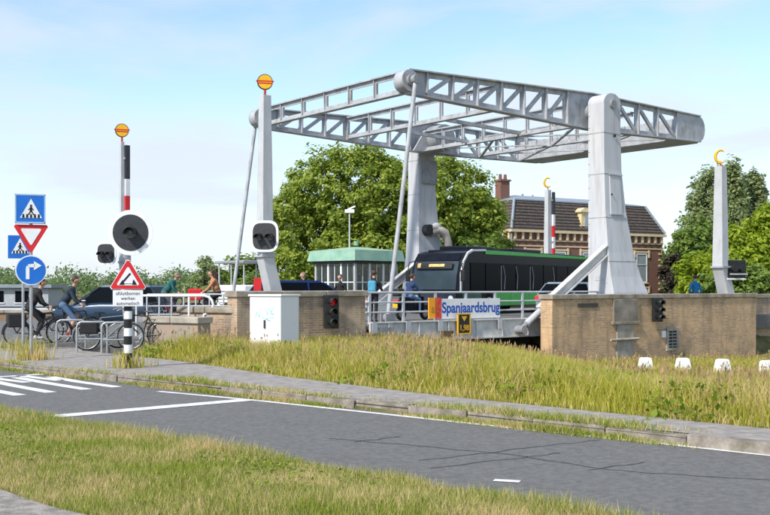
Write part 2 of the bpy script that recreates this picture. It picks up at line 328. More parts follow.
# canal water under and beyond the bridge
sheet('canal_water', [tuple(B(-13.4, -8, -1.5)), tuple(B(-1.2, -8, -1.5)), tuple(B(-1.2, 90, -1.5)), tuple(B(-13.4, 90, -1.5))], M_water)
# side road in the foreground
ROADZ = -.12
def strip(name, nfun0, nfun1, r0, r1, z, m, step=1.0, parent=None, zf=None):
    b = MB(); k = int((r1-r0)/step); vs = []; fs = []
    for i in range(k+1):
        r = r0 + (r1-r0)*i/k; vs += [tuple(RO(r, nfun0(r), z)), tuple(RO(r, nfun1(r), z))]
    for i in range(k): fs.append((2*i, 2*i+2, 2*i+3, 2*i+1))
    b.add(vs, fs); return b.build(name, m, parent, kind='structure' if parent is None else None)
road = strip('road', lambda r: 6.2, lambda r: 10.31, -24.5, 60, ROADZ, M_asph)
def quad_mark(name, pts, m=M_line, z=ROADZ+.004, parent=road):
    b = MB(); b.add([(p[0], p[1], z) for p in pts], [tuple(range(len(pts)))]); o = b.build(name, m, parent); return o
def ribbon(name, pts, w, m, z, parent):
    b = MB(); vs = []; fs = []; n = len(pts)
    for i, p in enumerate(pts):
        p = Vector((p[0], p[1], 0)); a = Vector((*pts[max(i-1, 0)][:2], 0)); c = Vector((*pts[min(i+1, n-1)][:2], 0)); t = (c-a).normalized(); s = Vector((-t.y, t.x, 0))
        ww = w[i] if isinstance(w, (list, tuple)) else w
        for q in (p+s*ww/2, p-s*ww/2): vs.append((q.x, q.y, z))
    for i in range(n-1): fs.append((2*i, 2*i+2, 2*i+3, 2*i+1))
    return b.add(vs, fs).build(name, m, parent)
g12 = lambda px, py: G(px, py, ROADZ)
ribbon('edge_line', [g12(158, 391.5), g12(205, 395.8), g12(260, 401), g12(400, 416), g12(480, 424.5), g12(600, 437.2), g12(770, 455.5), g12(900, 469.5)], .11, M_line, ROADZ+.004, road)
ribbon('stop_line', [g12(38, 418.0), g12(150, 408.5), g12(248, 400)], .30, M_line, ROADZ+.006, road)
for a in ([(50, 377), (80, 382.2), (117, 387.2)], [(16, 377.6), (48, 383.4), (87, 389.6)], [(-22, 378), (12, 385.5), (51, 392.6)], [(-60, 378), (-20, 388), (20, 395.4)]):
    ribbon('zebra_stripe', [g12(*p) for p in a], .21, M_line, ROADZ+.004, road)
for a in ([(20, 375.6), (40, 378.3), (60, 380.6)], [(-16, 376.6), (2, 379.5), (27, 382.6)], [(-4, 377.2), (28, 375.3), (53, 373.8)]):
    ribbon('zebra_stripe', [g12(*p) for p in a], .2, M_line, ROADZ+.004, road)
for a in ([(330, 439), (420, 446), (520, 456), (600, 469), (660, 474), (770, 480)], [(352, 442), (400, 437), (390, 437)], [(420, 461), (480, 454), (545, 446), (600, 440)], [(430, 468), (520, 458), (560, 453)], [(590, 470), (640, 463), (645, 462)]):
    pts = []
    for i in range(len(a)-1):
        for t in np.linspace(0, 1, 6, endpoint=False): pts.append(((a[i][0]*(1-t)+a[i+1][0]*t) + random.uniform(-2, 2), (a[i][1]*(1-t)+a[i+1][1]*t) + random.uniform(-.5, .5)))
    pts.append(a[-1]); ribbon('sealed_crack', [g12(*p) for p in pts], [random.uniform(.012, .04) for _ in pts], M_seal, ROADZ+.003, road)
ribbon('faded_dash', [g12(494, 480.5), g12(520, 482)], .1, M_line, ROADZ+.005, road)
# kerb and footpath behind it
kerb_bed = strip('kerb', lambda r: 10.31, lambda r: 10.50, -24, 30, -.03, M_kerb)
kst = MB(); kst.box(-.49, .49, 0, .17, -.28, .0)
kme = kst.mesh('kerbstone', M_kerb)
for i in range(44):
    o = bpy.data.objects.new('kerbstone', kme); COL.objects.link(o); o.parent = kerb_bed
    p = RO(-23.5 + i*1.0, 10.32 + random.uniform(-.012, .012), random.uniform(-.02, .012)); o.location = p; o.rotation_euler = (random.uniform(-.03, .03), random.uniform(-.008, .008), math.atan2(RD.y, RD.x) + random.uniform(-.006, .006))
path = strip('footpath', lambda r: 10.47, lambda r: float(back_n(r)), -19.5, 40, -.004, M_path)
A_ = RO(-19.5, 13.4); apron_pts = [tuple(RO(-19.5, 10.47, -.004)), tuple(RO(-19.5, 13.4, -.004)), (-7.6, 25.6, -.004), (-8.5, 27.6, -.004), (-10.3, 26.6, -.004), (-12.3, 25.0, -.004)]
sheet('bicycle_apron', apron_pts, M_path)
# near footpath at the bottom left corner
strip('near_footpath', lambda r: 1.9, lambda r: 3.93 + .04*math.sin(r*3), -20, 20, -.03, M_nearpath)
# approach roads on both sides of the leaf
def slab(name, prof, m, thick):
    """prof: list of (u, vnear, vfar, z)"""
    b = MB(); rings = [[tuple(B(u, a, z)), tuple(B(u, c, z)), tuple(B(u, c, z-thick)), tuple(B(u, a, z-thick))] for u, a, c, z in prof]
    return b.loft(rings).build(name, m, kind='structure')
appL = slab('approach_road', [(-12.75, -.9, 13, ZDECK-.02), (-14.9, -.9, 13, ZDECK-.02), (-14.95, -3.25, 13, ZDECK-.022), (-18.4, -3.25, 13, ZDECK-.04), (-20, -2.0, 13, .28), (-22, -.4, 13, .12), (-24.3, .6, 13, .04), (-60, .6, 13, .03)], M_asph, .6)
appR = slab('far_approach_road', [(-1.25, -1.6, 14, ZDECK-.02), (18, -1.6, 16, ZDECK-.03), (50, -1.6, 30, .2), (120, -1.6, 60, .1)], M_asph, .6)

# ------------------------------------------------------------------ walls in bridge frame
def bwall(name, u0, u1, v0, v1, z0, z1, cope_h, m, mc, label, stone=1.3, over=.06, zjit=.006):
    r = empty(name, B(u0, v0), ANG, label=label, cat='wall'); ln = u1-u0; w = v1-v0
    MB().box(0, ln, 0, w, z0, z1-cope_h).build('masonry', m, r)
    k = max(1, round((ln+2*over)/stone)); st = (ln+2*over)/k
    for i in range(k):
        MB().box(-over+i*st+.006, -over+(i+1)*st-.006, -over, w+over, z1-cope_h+.002, z1+random.uniform(-zjit, zjit)).build('coping_stone', mc, r, bevel=.02)
    return r
pier = bwall('pier_wall', -5.55, 7.35, -2.25, -1.7, -2.4, 1.33, .17, M_brick, M_cope, 'long ochre brick pier wall under the right bridge tower')
bwall('return_wall', 7.4, 20, -1.35, -.85, -2.4, 1.28, .17, M_brickp, M_cope, 'shaded brick wall set back beyond the right end of the pier')
MB().box(12.36, 12.88, .6, 1.5, -2.4, 1.16).build('end_block', M_brick, pier)
MB().box(3.9, 6.9, .56, 2.05, -2.4, 1.22).build('tower_plinth', M_conc, pier)
MB().box(3.30, 4.72, -.07, .05, .28, 1.15).build('concrete_pilaster', mat('stained_concrete', (.17, .15, .125), .9, 0, .2, 1.6, .3, col2=(.33, .29, .24)), pier, bevel=.015)
MB().box(3.52, 4.5, -.05, .05, -2.3, .28).build('pilaster_base', M_conc, pier, bevel=.015)
MB().box(3.22, 4.80, -.11, .03, .20, .30).build('pilaster_ledge', M_cope, pier, bevel=.01)
MB().box(3.5, 4.55, -.09, .03, -.42, -.32).build('pilaster_ledge', M_cope, pier, bevel=.01)
MB().box(1.35, 2.45, -.025, .0, .86, 1.0).build('name_plate', mat('weathered_plate', (.06, .055, .05), .7, 0, .3, 8), pier)
nb = MB(); nb.box(6.55, 6.66, -.06, .02, -.85, -.05); nb.box(7.2, 7.31, -.06, .02, -.85, -.05); nb.box(6.55, 7.31, -.065, .02, -.13, -.02); nb.box(6.55, 7.31, -.065, .02, -.9, -.8)
nf = nb.build('vent_frame', M_conc, pier); MB().box(6.66, 7.2, -.012, .0, -.8, -.13).build('vent_grille', M_dark, nf)
for k in range(5): MB().box(6.66, 7.2, -.035, -.013, -.75+k*.125, -.70+k*.125).build('grille_slat', M_steel2, nf)
MB().box(6.25, 6.5, -.05, 0, -.38, -.12).build('junction_box', M_white, pier, bevel=.01)
MB().tube([(6.0, -.04, -.05), (6.9, -.04, .0), (6.9, -.05, -1.0), (7.7, -.04, -1.05), (7.9, -.04, -1.6)], .025, 6).build('cable_pipe', M_conc, pier)
MB().tube([(3.1, -.08, -.38), (4.7, -.12, -.36)], .05, 8).build('drain_pipe', M_conc, pier)
# abutment under the tip of the leaf and walls to its left
aw = bwall('abutment_wall', -19.1, -14.93, -3.7, -3.2, -2.4, 1.5, .17, M_brickp, M_cope, 'tall brick abutment wall behind the white cabinet', 1.35)
MB().box(3.7, 4.16, .52, 2.85, -2.4, 1.30).build('return_masonry', M_brickp, aw)
MB().box(3.64, 4.22, .58, 2.9, 1.302, 1.47).build('coping_stone', M_cope, aw, bevel=.02)
slab('abutment_block', [(-14.8, -.86, 11.5, -.25), (-12.78, -.86, 11.5, -.25)], M_conc, 2.0)
slab('hinge_block', [(-1.22, -1.6, 11.5, -.25), (-.4, -1.6, 11.5, -.25)], M_conc, 2.0)
def gwall(name, p, q, th, z0, z1, ch, m, mc, label, stone=1.0):
    p = Vector((*p, 0)); q = Vector((*q, 0)); d = q-p; ln = d.length; r = empty(name, p, math.atan2(d.y, d.x), label=label, cat='wall')
    MB().box(0, ln, 0, th, z0, z1-ch).build('masonry', m, r); k = max(1, round(ln/stone))
    for i in range(k): MB().box(i*ln/k+.006-(i == 0)*.05, (i+1)*ln/k-.006+(i == k-1)*.05, -.06, th+.06, z1-ch+.002, z1+random.uniform(-.006, .006)).build('coping_stone', mc, r, bevel=.02)
    return r
gwall('wing_wall', (-5.55, 27.35), (-3.95, 26.45), .45, -1.5, 1.07, .16, M_brickp, M_cope, 'low dark brick wing wall left of the tall abutment wall')
gwall('end_wall', (-6.25, 26.45), (-4.72, 25.62), .5, -1.5, .84, .17, mat('pinkish_stone', (.36, .26, .20), .9, 0, .2, 1.5, .3, col2=(.30, .28, .24)), M_copel, 'lowest wall end with light coping below the white railing', .8)
gwall('quay_wall', (-18.5, 41.5), (-13.0, 42.5), .5, -1, .66, .14, mat('brown_quay', (.30, .20, .13), .9, 0, .2, 2, .3), M_copel, 'low brown quay wall behind the two cyclists on the left', 1.5)

# ------------------------------------------------------------------ bridge towers
def tower(name, v_in, v_sign, label):
    """v_in: vertical inner face; the outer face flares away by v_sign"""
    r = empty(name, B(0, 0), ANG, label=label, cat='bridge tower')
    zz = [1.2, 1.4, 2.0, 2.95, 4.57, 6.2, 7.78, 8.75]; nv = [1.28, 1.26, 1.13, 1.00, .86, .80, .79, .79]; ur = [.76, .72, .46, .25-.08, -.13, -.33, -.38, -.37]
    rings = []
    for z, a, b in zip(zz, nv, ur):
        vo = v_in + v_sign*a; rings.append([(-1.4, v_in, z), (b, v_in, z), (b, vo, z), (-1.4, vo, z)])
    MB().loft(rings).build('shaft', M_tower, r, bevel=.03)
    # rounded head
    hp = [(-1.4, 8.752)]; cx, rad = -.885, .515
    for k in range(0, 13): t = PI - PI*k/12; hp.append((cx+rad*math.cos(t), 8.752+.40*math.sin(t)))
    b = MB(); b.prism(hp, 'y', v_in, v_in+v_sign*.79); b.build('head', M_tower, r)
    vo = v_in+v_sign*.79
    MB().cyl((cx, vo, 8.72), (cx, vo+v_sign*.09, 8.72), .17, n=18).build('pivot_cap', M_steel2, r)
    b = MB()
    for k in range(14): b.cyl((-1.405, v_in+v_sign*.06, 2.2+k*.47), (-1.43, v_in+v_sign*.06, 2.2+k*.47), .022, n=6)
    b.build('rivets', M_tower, r, kind='stuff')
    # welded plate seams round the shaft
    for z in (2.6, 4.3, 6.0, 7.6):
        a = float(np.interp(z, zz, nv)); c = float(np.interp(z, zz, ur)); b = MB()
        b.bar((-1.404, v_in, z), (-1.404, v_in+v_sign*a, z), .012, .03); b.bar((-1.4, v_in+v_sign*(a+.004), z), (c, v_in+v_sign*(a+.004), z), .012, .03); b.build('plate_seam', M_steel, r)
    return r
tn = tower('bridge_tower', -.35, -1, 'large pale grey bridge tower standing on the ochre pier')
tf = tower('bridge_tower', 9.93, 1, 'pale grey bridge tower behind the bus front, farther from the viewer')
# hatch and details on the near tower
h = MB(); zs = (4.35, 5.85)
def nearface(u, z): zz = [1.2, 1.4, 2.0, 2.95, 4.57, 6.2, 7.78, 8.75]; nv = [1.28, 1.26, 1.13, 1.00, .86, .80, .79, .79]; return (u, -.35-float(np.interp(z, zz, nv))-.03, z)
h.loft([[nearface(-1.10, 4.45), nearface(-.42, 4.45), nearface(-.48, 5.95), nearface(-1.10, 5.95)], [tuple(Vector(nearface(*a))+Vector((0, .05, 0))) for a in ((-1.10, 4.45), (-.42, 4.45), (-.48, 5.95), (-1.10, 5.95))]])
hh = h.build('access_hatch', M_tower, tn, bevel=.01)
for z in (4.43, 5.97): MB().bar(tuple(Vector(nearface(-1.14, z))+Vector((0, -.01, 0))), tuple(Vector(nearface(-.36, z))+Vector((0, -.01, 0))), .05, .05).build('hatch_bar', M_steel, hh)
MB().cyl(nearface(-1.05, 5.2), tuple(Vector(nearface(-1.05, 5.2))+Vector((0, -.06, 0))), .03).build('handle', M_dark, hh)
MB().cyl(nearface(-.8, 7.5), tuple(Vector(nearface(-.8, 7.5))+Vector((0, -.04, 0))), .06).build('lamp_socket', M_dark, tn)
b = MB()
for k in range(13):
    z = 3.4+k*.38; zz = [1.2, 1.4, 2.0, 2.95, 4.57, 6.2, 7.78, 8.75]; c = float(np.interp(z, zz, [.76, .72, .46, .17, -.13, -.33, -.38, -.37]))
    b.tube([(c-.02, -1.0, z), (c+.14, -1.0, z), (c+.14, -.66, z), (c-.02, -.66, z)], .018, 6)
b.build('climbing_rungs', M_dark, tn)
for (a, z) in ((.25, 2.05), (.62, 1.95)):
    pb = MB(); pb.box(-1.412, -1.402, -.55-a-.15, -.55-a+.1, z-.2, z); pb.build('notice', mat('faded_notice', (.46, .46, .47), .6, 0, .2, 12), tn)
# far tower: capital plate, motor housing and bent duct
MB().box(-1.2, -.35, 9.80, 9.93, 6.5, 7.6).build('side_plate', M_steel2, tf)
MB().tube([(-.75, 9.85, 4.15), (-.5, 9.6, 4.35), (-.1, 9.55, 4.2), (.12, 9.55, 3.7), (.2, 9.55, 2.9)], [.2, .24, .22, .2, .2], 12).build('exhaust_duct', mat('rusty_grey_duct', (.40, .36, .32), .7, 0, .2, 3, .2), tf)
MB().sphere((-.55, 9.62, 4.45), .27, 14, 9, (1, .8, .8)).build('motor_housing', M_steel, tf)
MB().cyl((-.95, 9.93, 4.3), (-.95, 9.6, 4.3), .26, n=16).build('gear_flange', M_dark, tf)

# ------------------------------------------------------------------ balance frame
bf = empty('balance_frame', B(0, 0), ANG, label='grey steel lattice balance frame resting on top of both towers', cat='bridge frame')
TIP, REAR = -10.35, 6.8
def ztop(u): return 9.0 + .30*(u-TIP)/9.4 if u < -.9 else 9.30 - .15*(u+.9)/7.7
def zbot(u): return 8.20 - .33*(u-TIP)/9.4 if u < -.9 else 7.87 + .16*(u+.9)/7.7
def beam(v, near):
    p = empty('balance_beam', (0, 0, 0)); p.parent = bf
    def chord(fn, s, name):
        b = MB(); us = [TIP, -.9, REAR-.4]
        for a, c in zip(us[:-1], us[1:]):
            za, zc = fn(a), fn(c)
            b.bar((a, v, za), (c, v, zc), .34, .05); b.bar((a, v, za-s*.11), (c, v, zc-s*.11), .05, .18)
        b.build(name, M_steel, p)
    chord(ztop, 1, 'top_chord'); chord(zbot, -1, 'bottom_chord')
    ups = [-9.5, -8.3, -7.1, -5.9, -4.7, -3.5, -2.3]; ur = [.75, 2.1, 3.4]
    for u in ups+ur:
        w = .34 if u in (-5.9, -2.3) else .13
        b = MB(); b.box(u-w/2, u+w/2, v-.03, v+.03, zbot(u)+.03, ztop(u)-.03); b.box(u-.03, u+.03, v-.13, v+.13, zbot(u)+.03, ztop(u)-.03); b.build('upright', M_steel, p)
        for zz, q in ((ztop(u), -1), (zbot(u), 1)): MB().prism([(u-.28, zz+q*.03), (u+.28, zz+q*.03), (u+.1, zz+q*.32), (u-.1, zz+q*.32)], 'y', v-.015, v+.015).build('gusset_plate', M_steel, p)
    for a, c in zip(ups[:-1], ups[1:]): MB().bar((a+.08, v, zbot(a)+.12), (c-.08, v, ztop(c)-.12), .14, .10, (0, 1, 0)).build('diagonal', M_steel, p)
    for a, c in ((.75, 2.1), (2.1, 3.4), (3.4, 4.75)): MB().bar((a+.08, v, ztop(a)-.12), (c-.08, v, zbot(c)+.12), .14, .10, (0, 1, 0)).build('diagonal', M_steel, p)
    # web plate at the tip, pivot plate, tail plate with rounded end
    MB().prism([(TIP-.05, zbot(TIP)+.02), (-9.5, zbot(-9.5)+.02), (-9.5, ztop(-9.5)-.02), (TIP-.05, ztop(TIP)-.02)], 'y', v-.04, v+.04).build('tip_plate', M_steel, p)
    MB().prism([(-2.2, zbot(-2.2)+.02), (-.9, zbot(-.9)+.02), (.4, zbot(.4)+.02), (.4, ztop(.4)-.02), (-.9, ztop(-.9)-.02), (-2.2, ztop(-2.2)-.02)], 'y', v-.05, v+.05).build('pivot_plate', M_steel, p)
    tp = [(4.75, zbot(4.75)-.005), (REAR-.35, zbot(REAR)-.005)]
    for k in range(0, 9): t = -PI/2 + PI*k/8; tp.append((REAR-.42+.42*math.cos(t), (zbot(REAR)+ztop(REAR))/2 + (ztop(REAR)-zbot(REAR))/2*math.sin(t)))
    tp += [(4.75, ztop(4.75)+.005)]
    MB().prism(tp, 'y', v-.09, v+.09).build('tail_plate', M_steel, p, bevel=.01)
    # round boss at the tip
    b = MB(); zc = (ztop(TIP)+zbot(TIP))/2; b.cyl((TIP-.02, v-.24, zc), (TIP-.02, v+.24, zc), .37, n=28); b.build('tip_drum', M_steel, p, bevel=.02)
    b = MB(); b.cyl((TIP-.02, v-.36, zc), (TIP-.02, v-.24, zc), .2, n=20); b.cyl((TIP-.02, v-.50, zc), (TIP-.02, v-.42, zc), .09, n=14); b.build('tip_pin', M_steel2, p)
    return p
BN, BFv = 0.0, 9.55
beam(BN, True); beam(BFv, False)
def crosstruss(u, n, depth_top, depth_bot, diag=False, ped=.0):
    p = empty('cross_truss', (0, 0, 0)); p.parent = bf; zt, zb = depth_top, depth_bot; v0, v1 = BN+.2, BFv-.2
    for z, s, nm in ((zt, 1, 'top_chord'), (zb, -1, 'bottom_chord')):
        b = MB(); b.bar((u, v0, z), (u, v1, z), .26, .05); b.bar((u, v0, z-s*.09), (u, v1, z-s*.09), .05, .15); b.build(nm, M_steel, p)
    for k in range(1, n):
        v = v0+(v1-v0)*k/n; b = MB(); b.box(u-.03, u+.03, v-.08, v+.08, zb+.03, zt-.03); b.box(u-.10, u+.10, v-.02, v+.02, zb+.03, zt-.03)
        b.prism([(v-.2, zb+.03), (v+.2, zb+.03), (v+.08, zb+.2), (v-.08, zb+.2)], 'x', u-.015, u+.015); b.build('upright', M_steel, p)
    if diag:
        for k in range(n):
            a = v0+(v1-v0)*k/n; c = v0+(v1-v0)*(k+1)/n
            MB().bar((u, a+.08, zb+.08), (u, c-.08, zt-.08), .08, .08, (1, 0, 0)).build('diagonal', M_steel, p)
    return p
crosstruss(TIP, 6, 8.95, 8.22); crosstruss(-5.9, 6, 9.05, 8.13); crosstruss(-1.5, 7, 8.85, 7.95)
crosstruss(2.1, 6, 8.9, 8.0)
# horizontal wind bracing
wb = empty('wind_bracing', (0, 0, 0)); wb.parent = bf
for (a, c, z) in ((-1.5, 2.1, 7.98), (2.1, 4.87, 8.0)):
    for k in range(2):
        v0 = .2+k*4.6; MB().bar((a, v0, z), (c, v0+4.55, z), .12, .06).build('brace', M_steel, wb); MB().bar((a, v0+4.55, z+.07), (c, v0, z+.07), .12, .06).build('brace', M_steel, wb)
for v in (3.2, 6.4): MB().bar((-5.9, v, 8.2), (-1.5, v, 8.05), .12, .14).build('stringer', M_steel, wb)
# pivot drums and shaft
MB().cyl((-.9, .35, 8.55), (-.9, -.34, 8.55), .34, n=24).build('pivot_drum', M_steel2, bf)
MB().cyl((-.9, 9.92, 8.55), (-.9, 8.6, 8.55), .62, n=28).build('pivot_drum', M_steel2, bf, bevel=.02)
MB().prism([(-2.3, 7.9), (.5, 7.9), (-.2, 8.9), (-1.6, 8.9)], 'y', 9.2, 9.3).build('bearing_bracket', M_steel, bf)
# counterweight
cw = MB(); cw.box(4.87, 6.35, .1, BFv-.1, 8.42, 8.92); cwo = cw.build('counterweight', M_steel, bf, bevel=.02)
MB().box(4.80, 6.55, .1, BFv-.1, 7.98, 8.418).build('ballast_box', M_steel, cwo, bevel=.02)
for k in range(1, 7): MB().box(4.80, 4.868, .1+k*1.36-.04, .1+k*1.36+.04, 8.43, 8.90).build('stiffener', M_steel, cwo)

# ------------------------------------------------------------------ lift rods and drive struts
def rod(v, label):
    r = empty('lift_rod', B(0, 0), ANG, label=label, cat='lift rod', group='rods between balance beams and leaf')
    MB().cyl((TIP, v, 8.60), (-11.55, v, .62), .075, n=14).build('shaft', M_steel, r)
    MB().cyl((TIP, v-.1, 8.60), (TIP, v+.1, 8.60), .16, n=16).build('upper_eye', M_steel2, r)
    b = MB(); b.cyl((-11.55, v-.13, .58), (-11.55, v+.13, .58), .14, n=16); b.box(-11.75, -11.35, v-.16, v-.1, .15, .72); b.box(-11.75, -11.35, v+.1, v+.16, .15, .72); b.build('lower_eye', M_steel2, r)
    return r
rod(-.48, 'tall grey lift rod hanging from the near beam tip'); rod(BFv+.28, 'grey lift rod hanging from the far beam tip, behind the grey barrier post')
def strut(v, label):
    r = empty('drive_strut', B(0, 0), ANG, label=label, cat='drive strut', group='slanting struts between towers and leaf')
    b = MB(); p, q = Vector((-1.41, v, 3.20)), Vector((-5.15, v, .86)); b.bar(p, q, .26, .05); d, a, c = MB.frame(p, q); b.bar(p-c*.17, q-c*.17, .05, .3); b.bar(p-c*.33, q-c*.33, .26, .05); b.build('girder', M_dirty, r)
    q2 = q-c*.17
    MB().cyl(q2, q2+d*.85, .13, n=14).build('buffer_sleeve', M_post, r); MB().cyl(q2+d*.85, q2+d*1.12, .09, n=12).build('piston', M_steel2, r)
    e = q2+d*1.2; MB().cyl((e.x, v-.2, e.z), (e.x, v+.2, e.z), .15, n=14).build('pin_joint', M_steel2, r)
    return r
strut(-1.22, 'slanting grey strut from near tower down to the leaf, beside the pier'); strut(9.25, 'slanting strut in front of the far tower beside the bus windscreen')

# ------------------------------------------------------------------ the leaf
lf = empty('bridge_leaf', B(0, 0), ANG, label='closed bridge leaf with grey edge girder and tube railings', cat='bridge leaf')
UL0, UL1 = -12.7, -1.3
MB().box(UL0, UL1, -.93, 10.45, ZDECK-.16, ZDECK).build('deck', M_asph, lf)
for v, vv in ((-1.0, -1), (10.5, 1)):
    g = MB(); g.box(UL0, UL1, v-.04, v+.04, -.14, ZDECK+.04); g.box(UL0, UL1, v-.10, v+.10, -.19, -.14); g.box(UL0, UL1, v-.11, v+.09, ZDECK+.04, ZDECK+.075); gg = g.build('edge_girder', M_dirty, lf)
    for k in range(9): MB().box(UL0+.7+k*1.3-.02, UL0+.7+k*1.3+.02, v-.10, v-.04, -.138, ZDECK+.038).build('web_stiffener', M_dirty, gg)
for k in range(6): MB().box(UL0+.2, UL1-.2, -.7+k*2.1-.06, -.7+k*2.1+.06, -.2, ZDECK-.162).build('stringer', M_steel2, lf)
MB().box(UL0+.1, UL0+.9, -1.12, -1.05, -.05, .3).build('end_bracket', M_steel2, lf); MB().box(-9.75, -9.3, -1.22, -1.05, -.13, .12).build('lamp_box', mat('rusty_box', (.16, .10, .05), .8, 0, .4, 8, .3), lf)
for v in (-.85, 10.35):
    ra = empty('railing', (0, 0, 0)); ra.parent = lf
    for k in range(9):
        u = -12.6+k*1.4; b = MB(); b.box(u-.045, u+.045, v-.03, v+.03, ZDECK+.0, 1.40); b.prism([(u-.1, ZDECK+.09), (u+.1, ZDECK+.09), (u+.1, ZDECK-.28), (u-.1, ZDECK-.28)], 'y', v-.29, v-.265) if v < 0 else None; b.build('rail_post', M_post, ra)
    for z, rr in ((1.42, .035), (1.10, .028), (.78, .028)): MB().cyl((-12.75, v, z), (-1.4, v, z), rr, n=10).build('rail', M_post, ra)
# name sign on the railing
SG = empty('bridge_name_sign', B(-8.53, -.93), ANG, label='white sign reading Spanjaardsbrug hung on the bridge railing', cat='sign')
MB().box(-1.10, 1.68, -.035, .0, .52, 1.20).build('sign_panel', M_white, SG, bevel=.006)
MB().box(-1.66, -1.38, -.045, .0, .54, 1.24).build('logo_panel', M_orange, SG); MB().box(-1.379, -1.10, -.045, .0, .54, 1.24).build('logo_panel', mat('red_orange_paint', (.78, .12, .03), .4, 0, .1, 6, col2=(.62, .02, .05)), SG)
text('lettering', 'Spanjaardsbrug', .50, mat('sign_blue_letter', (.01, .08, .42), .4, 0, .05, 4), SG, (.29, -.037, .88), (R(90), 0, 0), xs=.90, bold=.012)
text('logo_lettering', 'als', .42, mat('dull_brown_letter', (.42, .17, .015), .5, 0, .05, 4), SG, (-1.385, -.048, .86), (R(90), 0, 0), xs=.8)
CS = empty('clearance_sign', B(-8.76, -1.16), ANG, label='small black clearance sign with yellow frame under the name sign', cat='sign')
MB().box(-.26, .26, 0, .03, .03, .66).build('sign_panel', M_dark, CS); b = MB()
for a in ((-.30, -.26, .0, .69), (.26, .30, .0, .69)): b.box(a[0], a[1], -.015, .04, a[2], a[3])
b.box(-.30, .30, -.014, .039, .66, .70); b.box(-.30, .30, -.014, .039, -.01, .03); b.build('frame', M_yellow, CS)
MB().prism([(-.13, .60), (.13, .60), (.0, .43)], 'y', -.01, .0).build('arrow_mark', M_yellow, CS); text('lettering', '1,98', .27, M_yellow, CS, (0, -.008, .20), (R(90), 0, 0), xs=.95, bold=.004)

# ------------------------------------------------------------------ signals
def wall_signal(u, v, ztop_, label, lit):
    r = empty('shipping_signal', B(u, v), ANG-.35, label=label, cat='signal light', group='three-lamp shipping signals on the bridge walls')
    MB().box(-.2, .2, -.10, .06, ztop_-.92, ztop_).build('backboard', M_dark, r, bevel=.01)
    for k in range(3):
        z = ztop_-.19-k*.28; ln = MB(); ln.cyl((0, -.12, z), (0, -.10, z), .095, n=18); ln.sphere((0, -.12, z), .085, 14, 8, (1, .35, 1)); l = ln.build('lamp', M_redlamp if (k == 0 and lit) else M_lensgrey, r)
        vis = []; hood = MB()
        for q in range(0, 15):
            t = R(-25 + 230*q/14); vis.append((.115*math.cos(t), .115*math.sin(t)))
        rings = [[(x, -.10, z+y) for x, y in vis], [(x*.97, -.42, z+y*.97+.0) for x, y in vis]]
        n = len(vis); hood.add([p for rr in rings for p in rr], [(i, i+1, n+i+1, n+i) for i in range(n-1)], True)
        o = hood.build('hood', M_dark, l); sm = o.modifiers.new('s', 'SOLIDIFY'); sm.thickness = .012
    MB().box(-.12, .12, .06, .15, ztop_-.5, ztop_-.3).build('bracket', M_steel2, r)
    return r
wall_signal(-16.25, -3.87, 1.38, 'three-lamp signal with top lamp red on the left abutment wall', True)
wall_signal(.2, -2.43, 1.18, 'unlit dark three-lamp signal on the ochre pier wall', False)

def sigboard(root, c, rz, shape, w, h, lamps, hood_dir=1, name='signal_board'):
    """dark board with white rim, facing local -y after a turn of rz"""
    b = empty(name, c, rz); b.parent = root
    def outline(s):
        pts = []
        for k in range(32):
            t = 2*PI*k/32; ct, st = math.cos(t), math.sin(t)
            if shape == 'round': pts.append((w/2*s*ct, h/2*s*st))
            else:
                e = .55; pts.append((w/2*s*math.copysign(abs(ct)**e, ct), h/2*s*math.copysign(abs(st)**e, st)))
        return pts
    MB().prism(outline(1.0), 'y', -.02, .02).build('board_rim', M_white, b); f = .80 if shape == 'round' else .84
    MB().prism(outline(f), 'y', -.028, -.0205).build('board_face', M_darkgrey, b)
    for (x, z, r) in lamps:
        l = MB(); l.cyl((x, -.08, z), (x, -.028, z), r*1.15, n=18); l.sphere((x, -.08, z), r, 14, 8, (1, .4, 1)); l.mi = [0]*len(l.mi); o = l.build('lamp', M_lensgrey, b)
        vis = [(r*1.25*math.cos(R(-10+200*q/12)), r*1.25*math.sin(R(-10+200*q/12))) for q in range(13)]; hd = MB(); n = 13
        rings = [[(x+a, -.03, z+c_) for a, c_ in vis], [(x+a*.95, -.30, z+c_*.95-.02) for a, c_ in vis]]
        hd.add([p for rr in rings for p in rr], [(i, i+1, n+i+1, n+i) for i in range(n-1)], True); ho = hd.build('hood', M_dark, o); sm = ho.modifiers.new('s', 'SOLIDIFY'); sm.thickness = .012
    return b

def disc(root, z, r, rz, s=1., crescent=False):
    if crescent:
        d = empty('top_crescent', (0, 0, z), rz); d.parent = root; MB().cyl((0, 0, -r-.18), (0, 0, -r+.06), .03, n=8).build('crescent_stem', mat('red_stem', (.45, .04, .03), .5), d)
        a = [R(k) for k in range(50, 311, 20)]; MB().tube([(r*.8*math.cos(t), 0, r*math.sin(t)) for t in a], [.03+.035*math.sin(PI*k/(len(a)-1)) for k in range(len(a))], 8).build('crescent_arc', M_yellow, d); return
    d = empty('top_disc', (0, 0, z), rz); d.parent = root
    MB().cyl((0, 0, -r-.18), (0, 0, -r+.05), .035, n=8).build('disc_stem', mat('red_stem', (.45, .04, .03), .5), d)
    MB().cyl((0, -.03, 0), (0, .03, 0), r, n=32).build('disc_rim', M_black, d)
    MB().cyl((0, -.045, 0), (0, .045, 0), r*.90, n=32).build('disc_face', M_yellow, d)
    b = MB(); b.box(-r*1.12, r*1.12, -.055, .055, r*.05, r*.17); b.box(-r*.96, r*.96, -.055, .055, -r*.22, -r*.10); b.build('disc_bars', M_red, d)

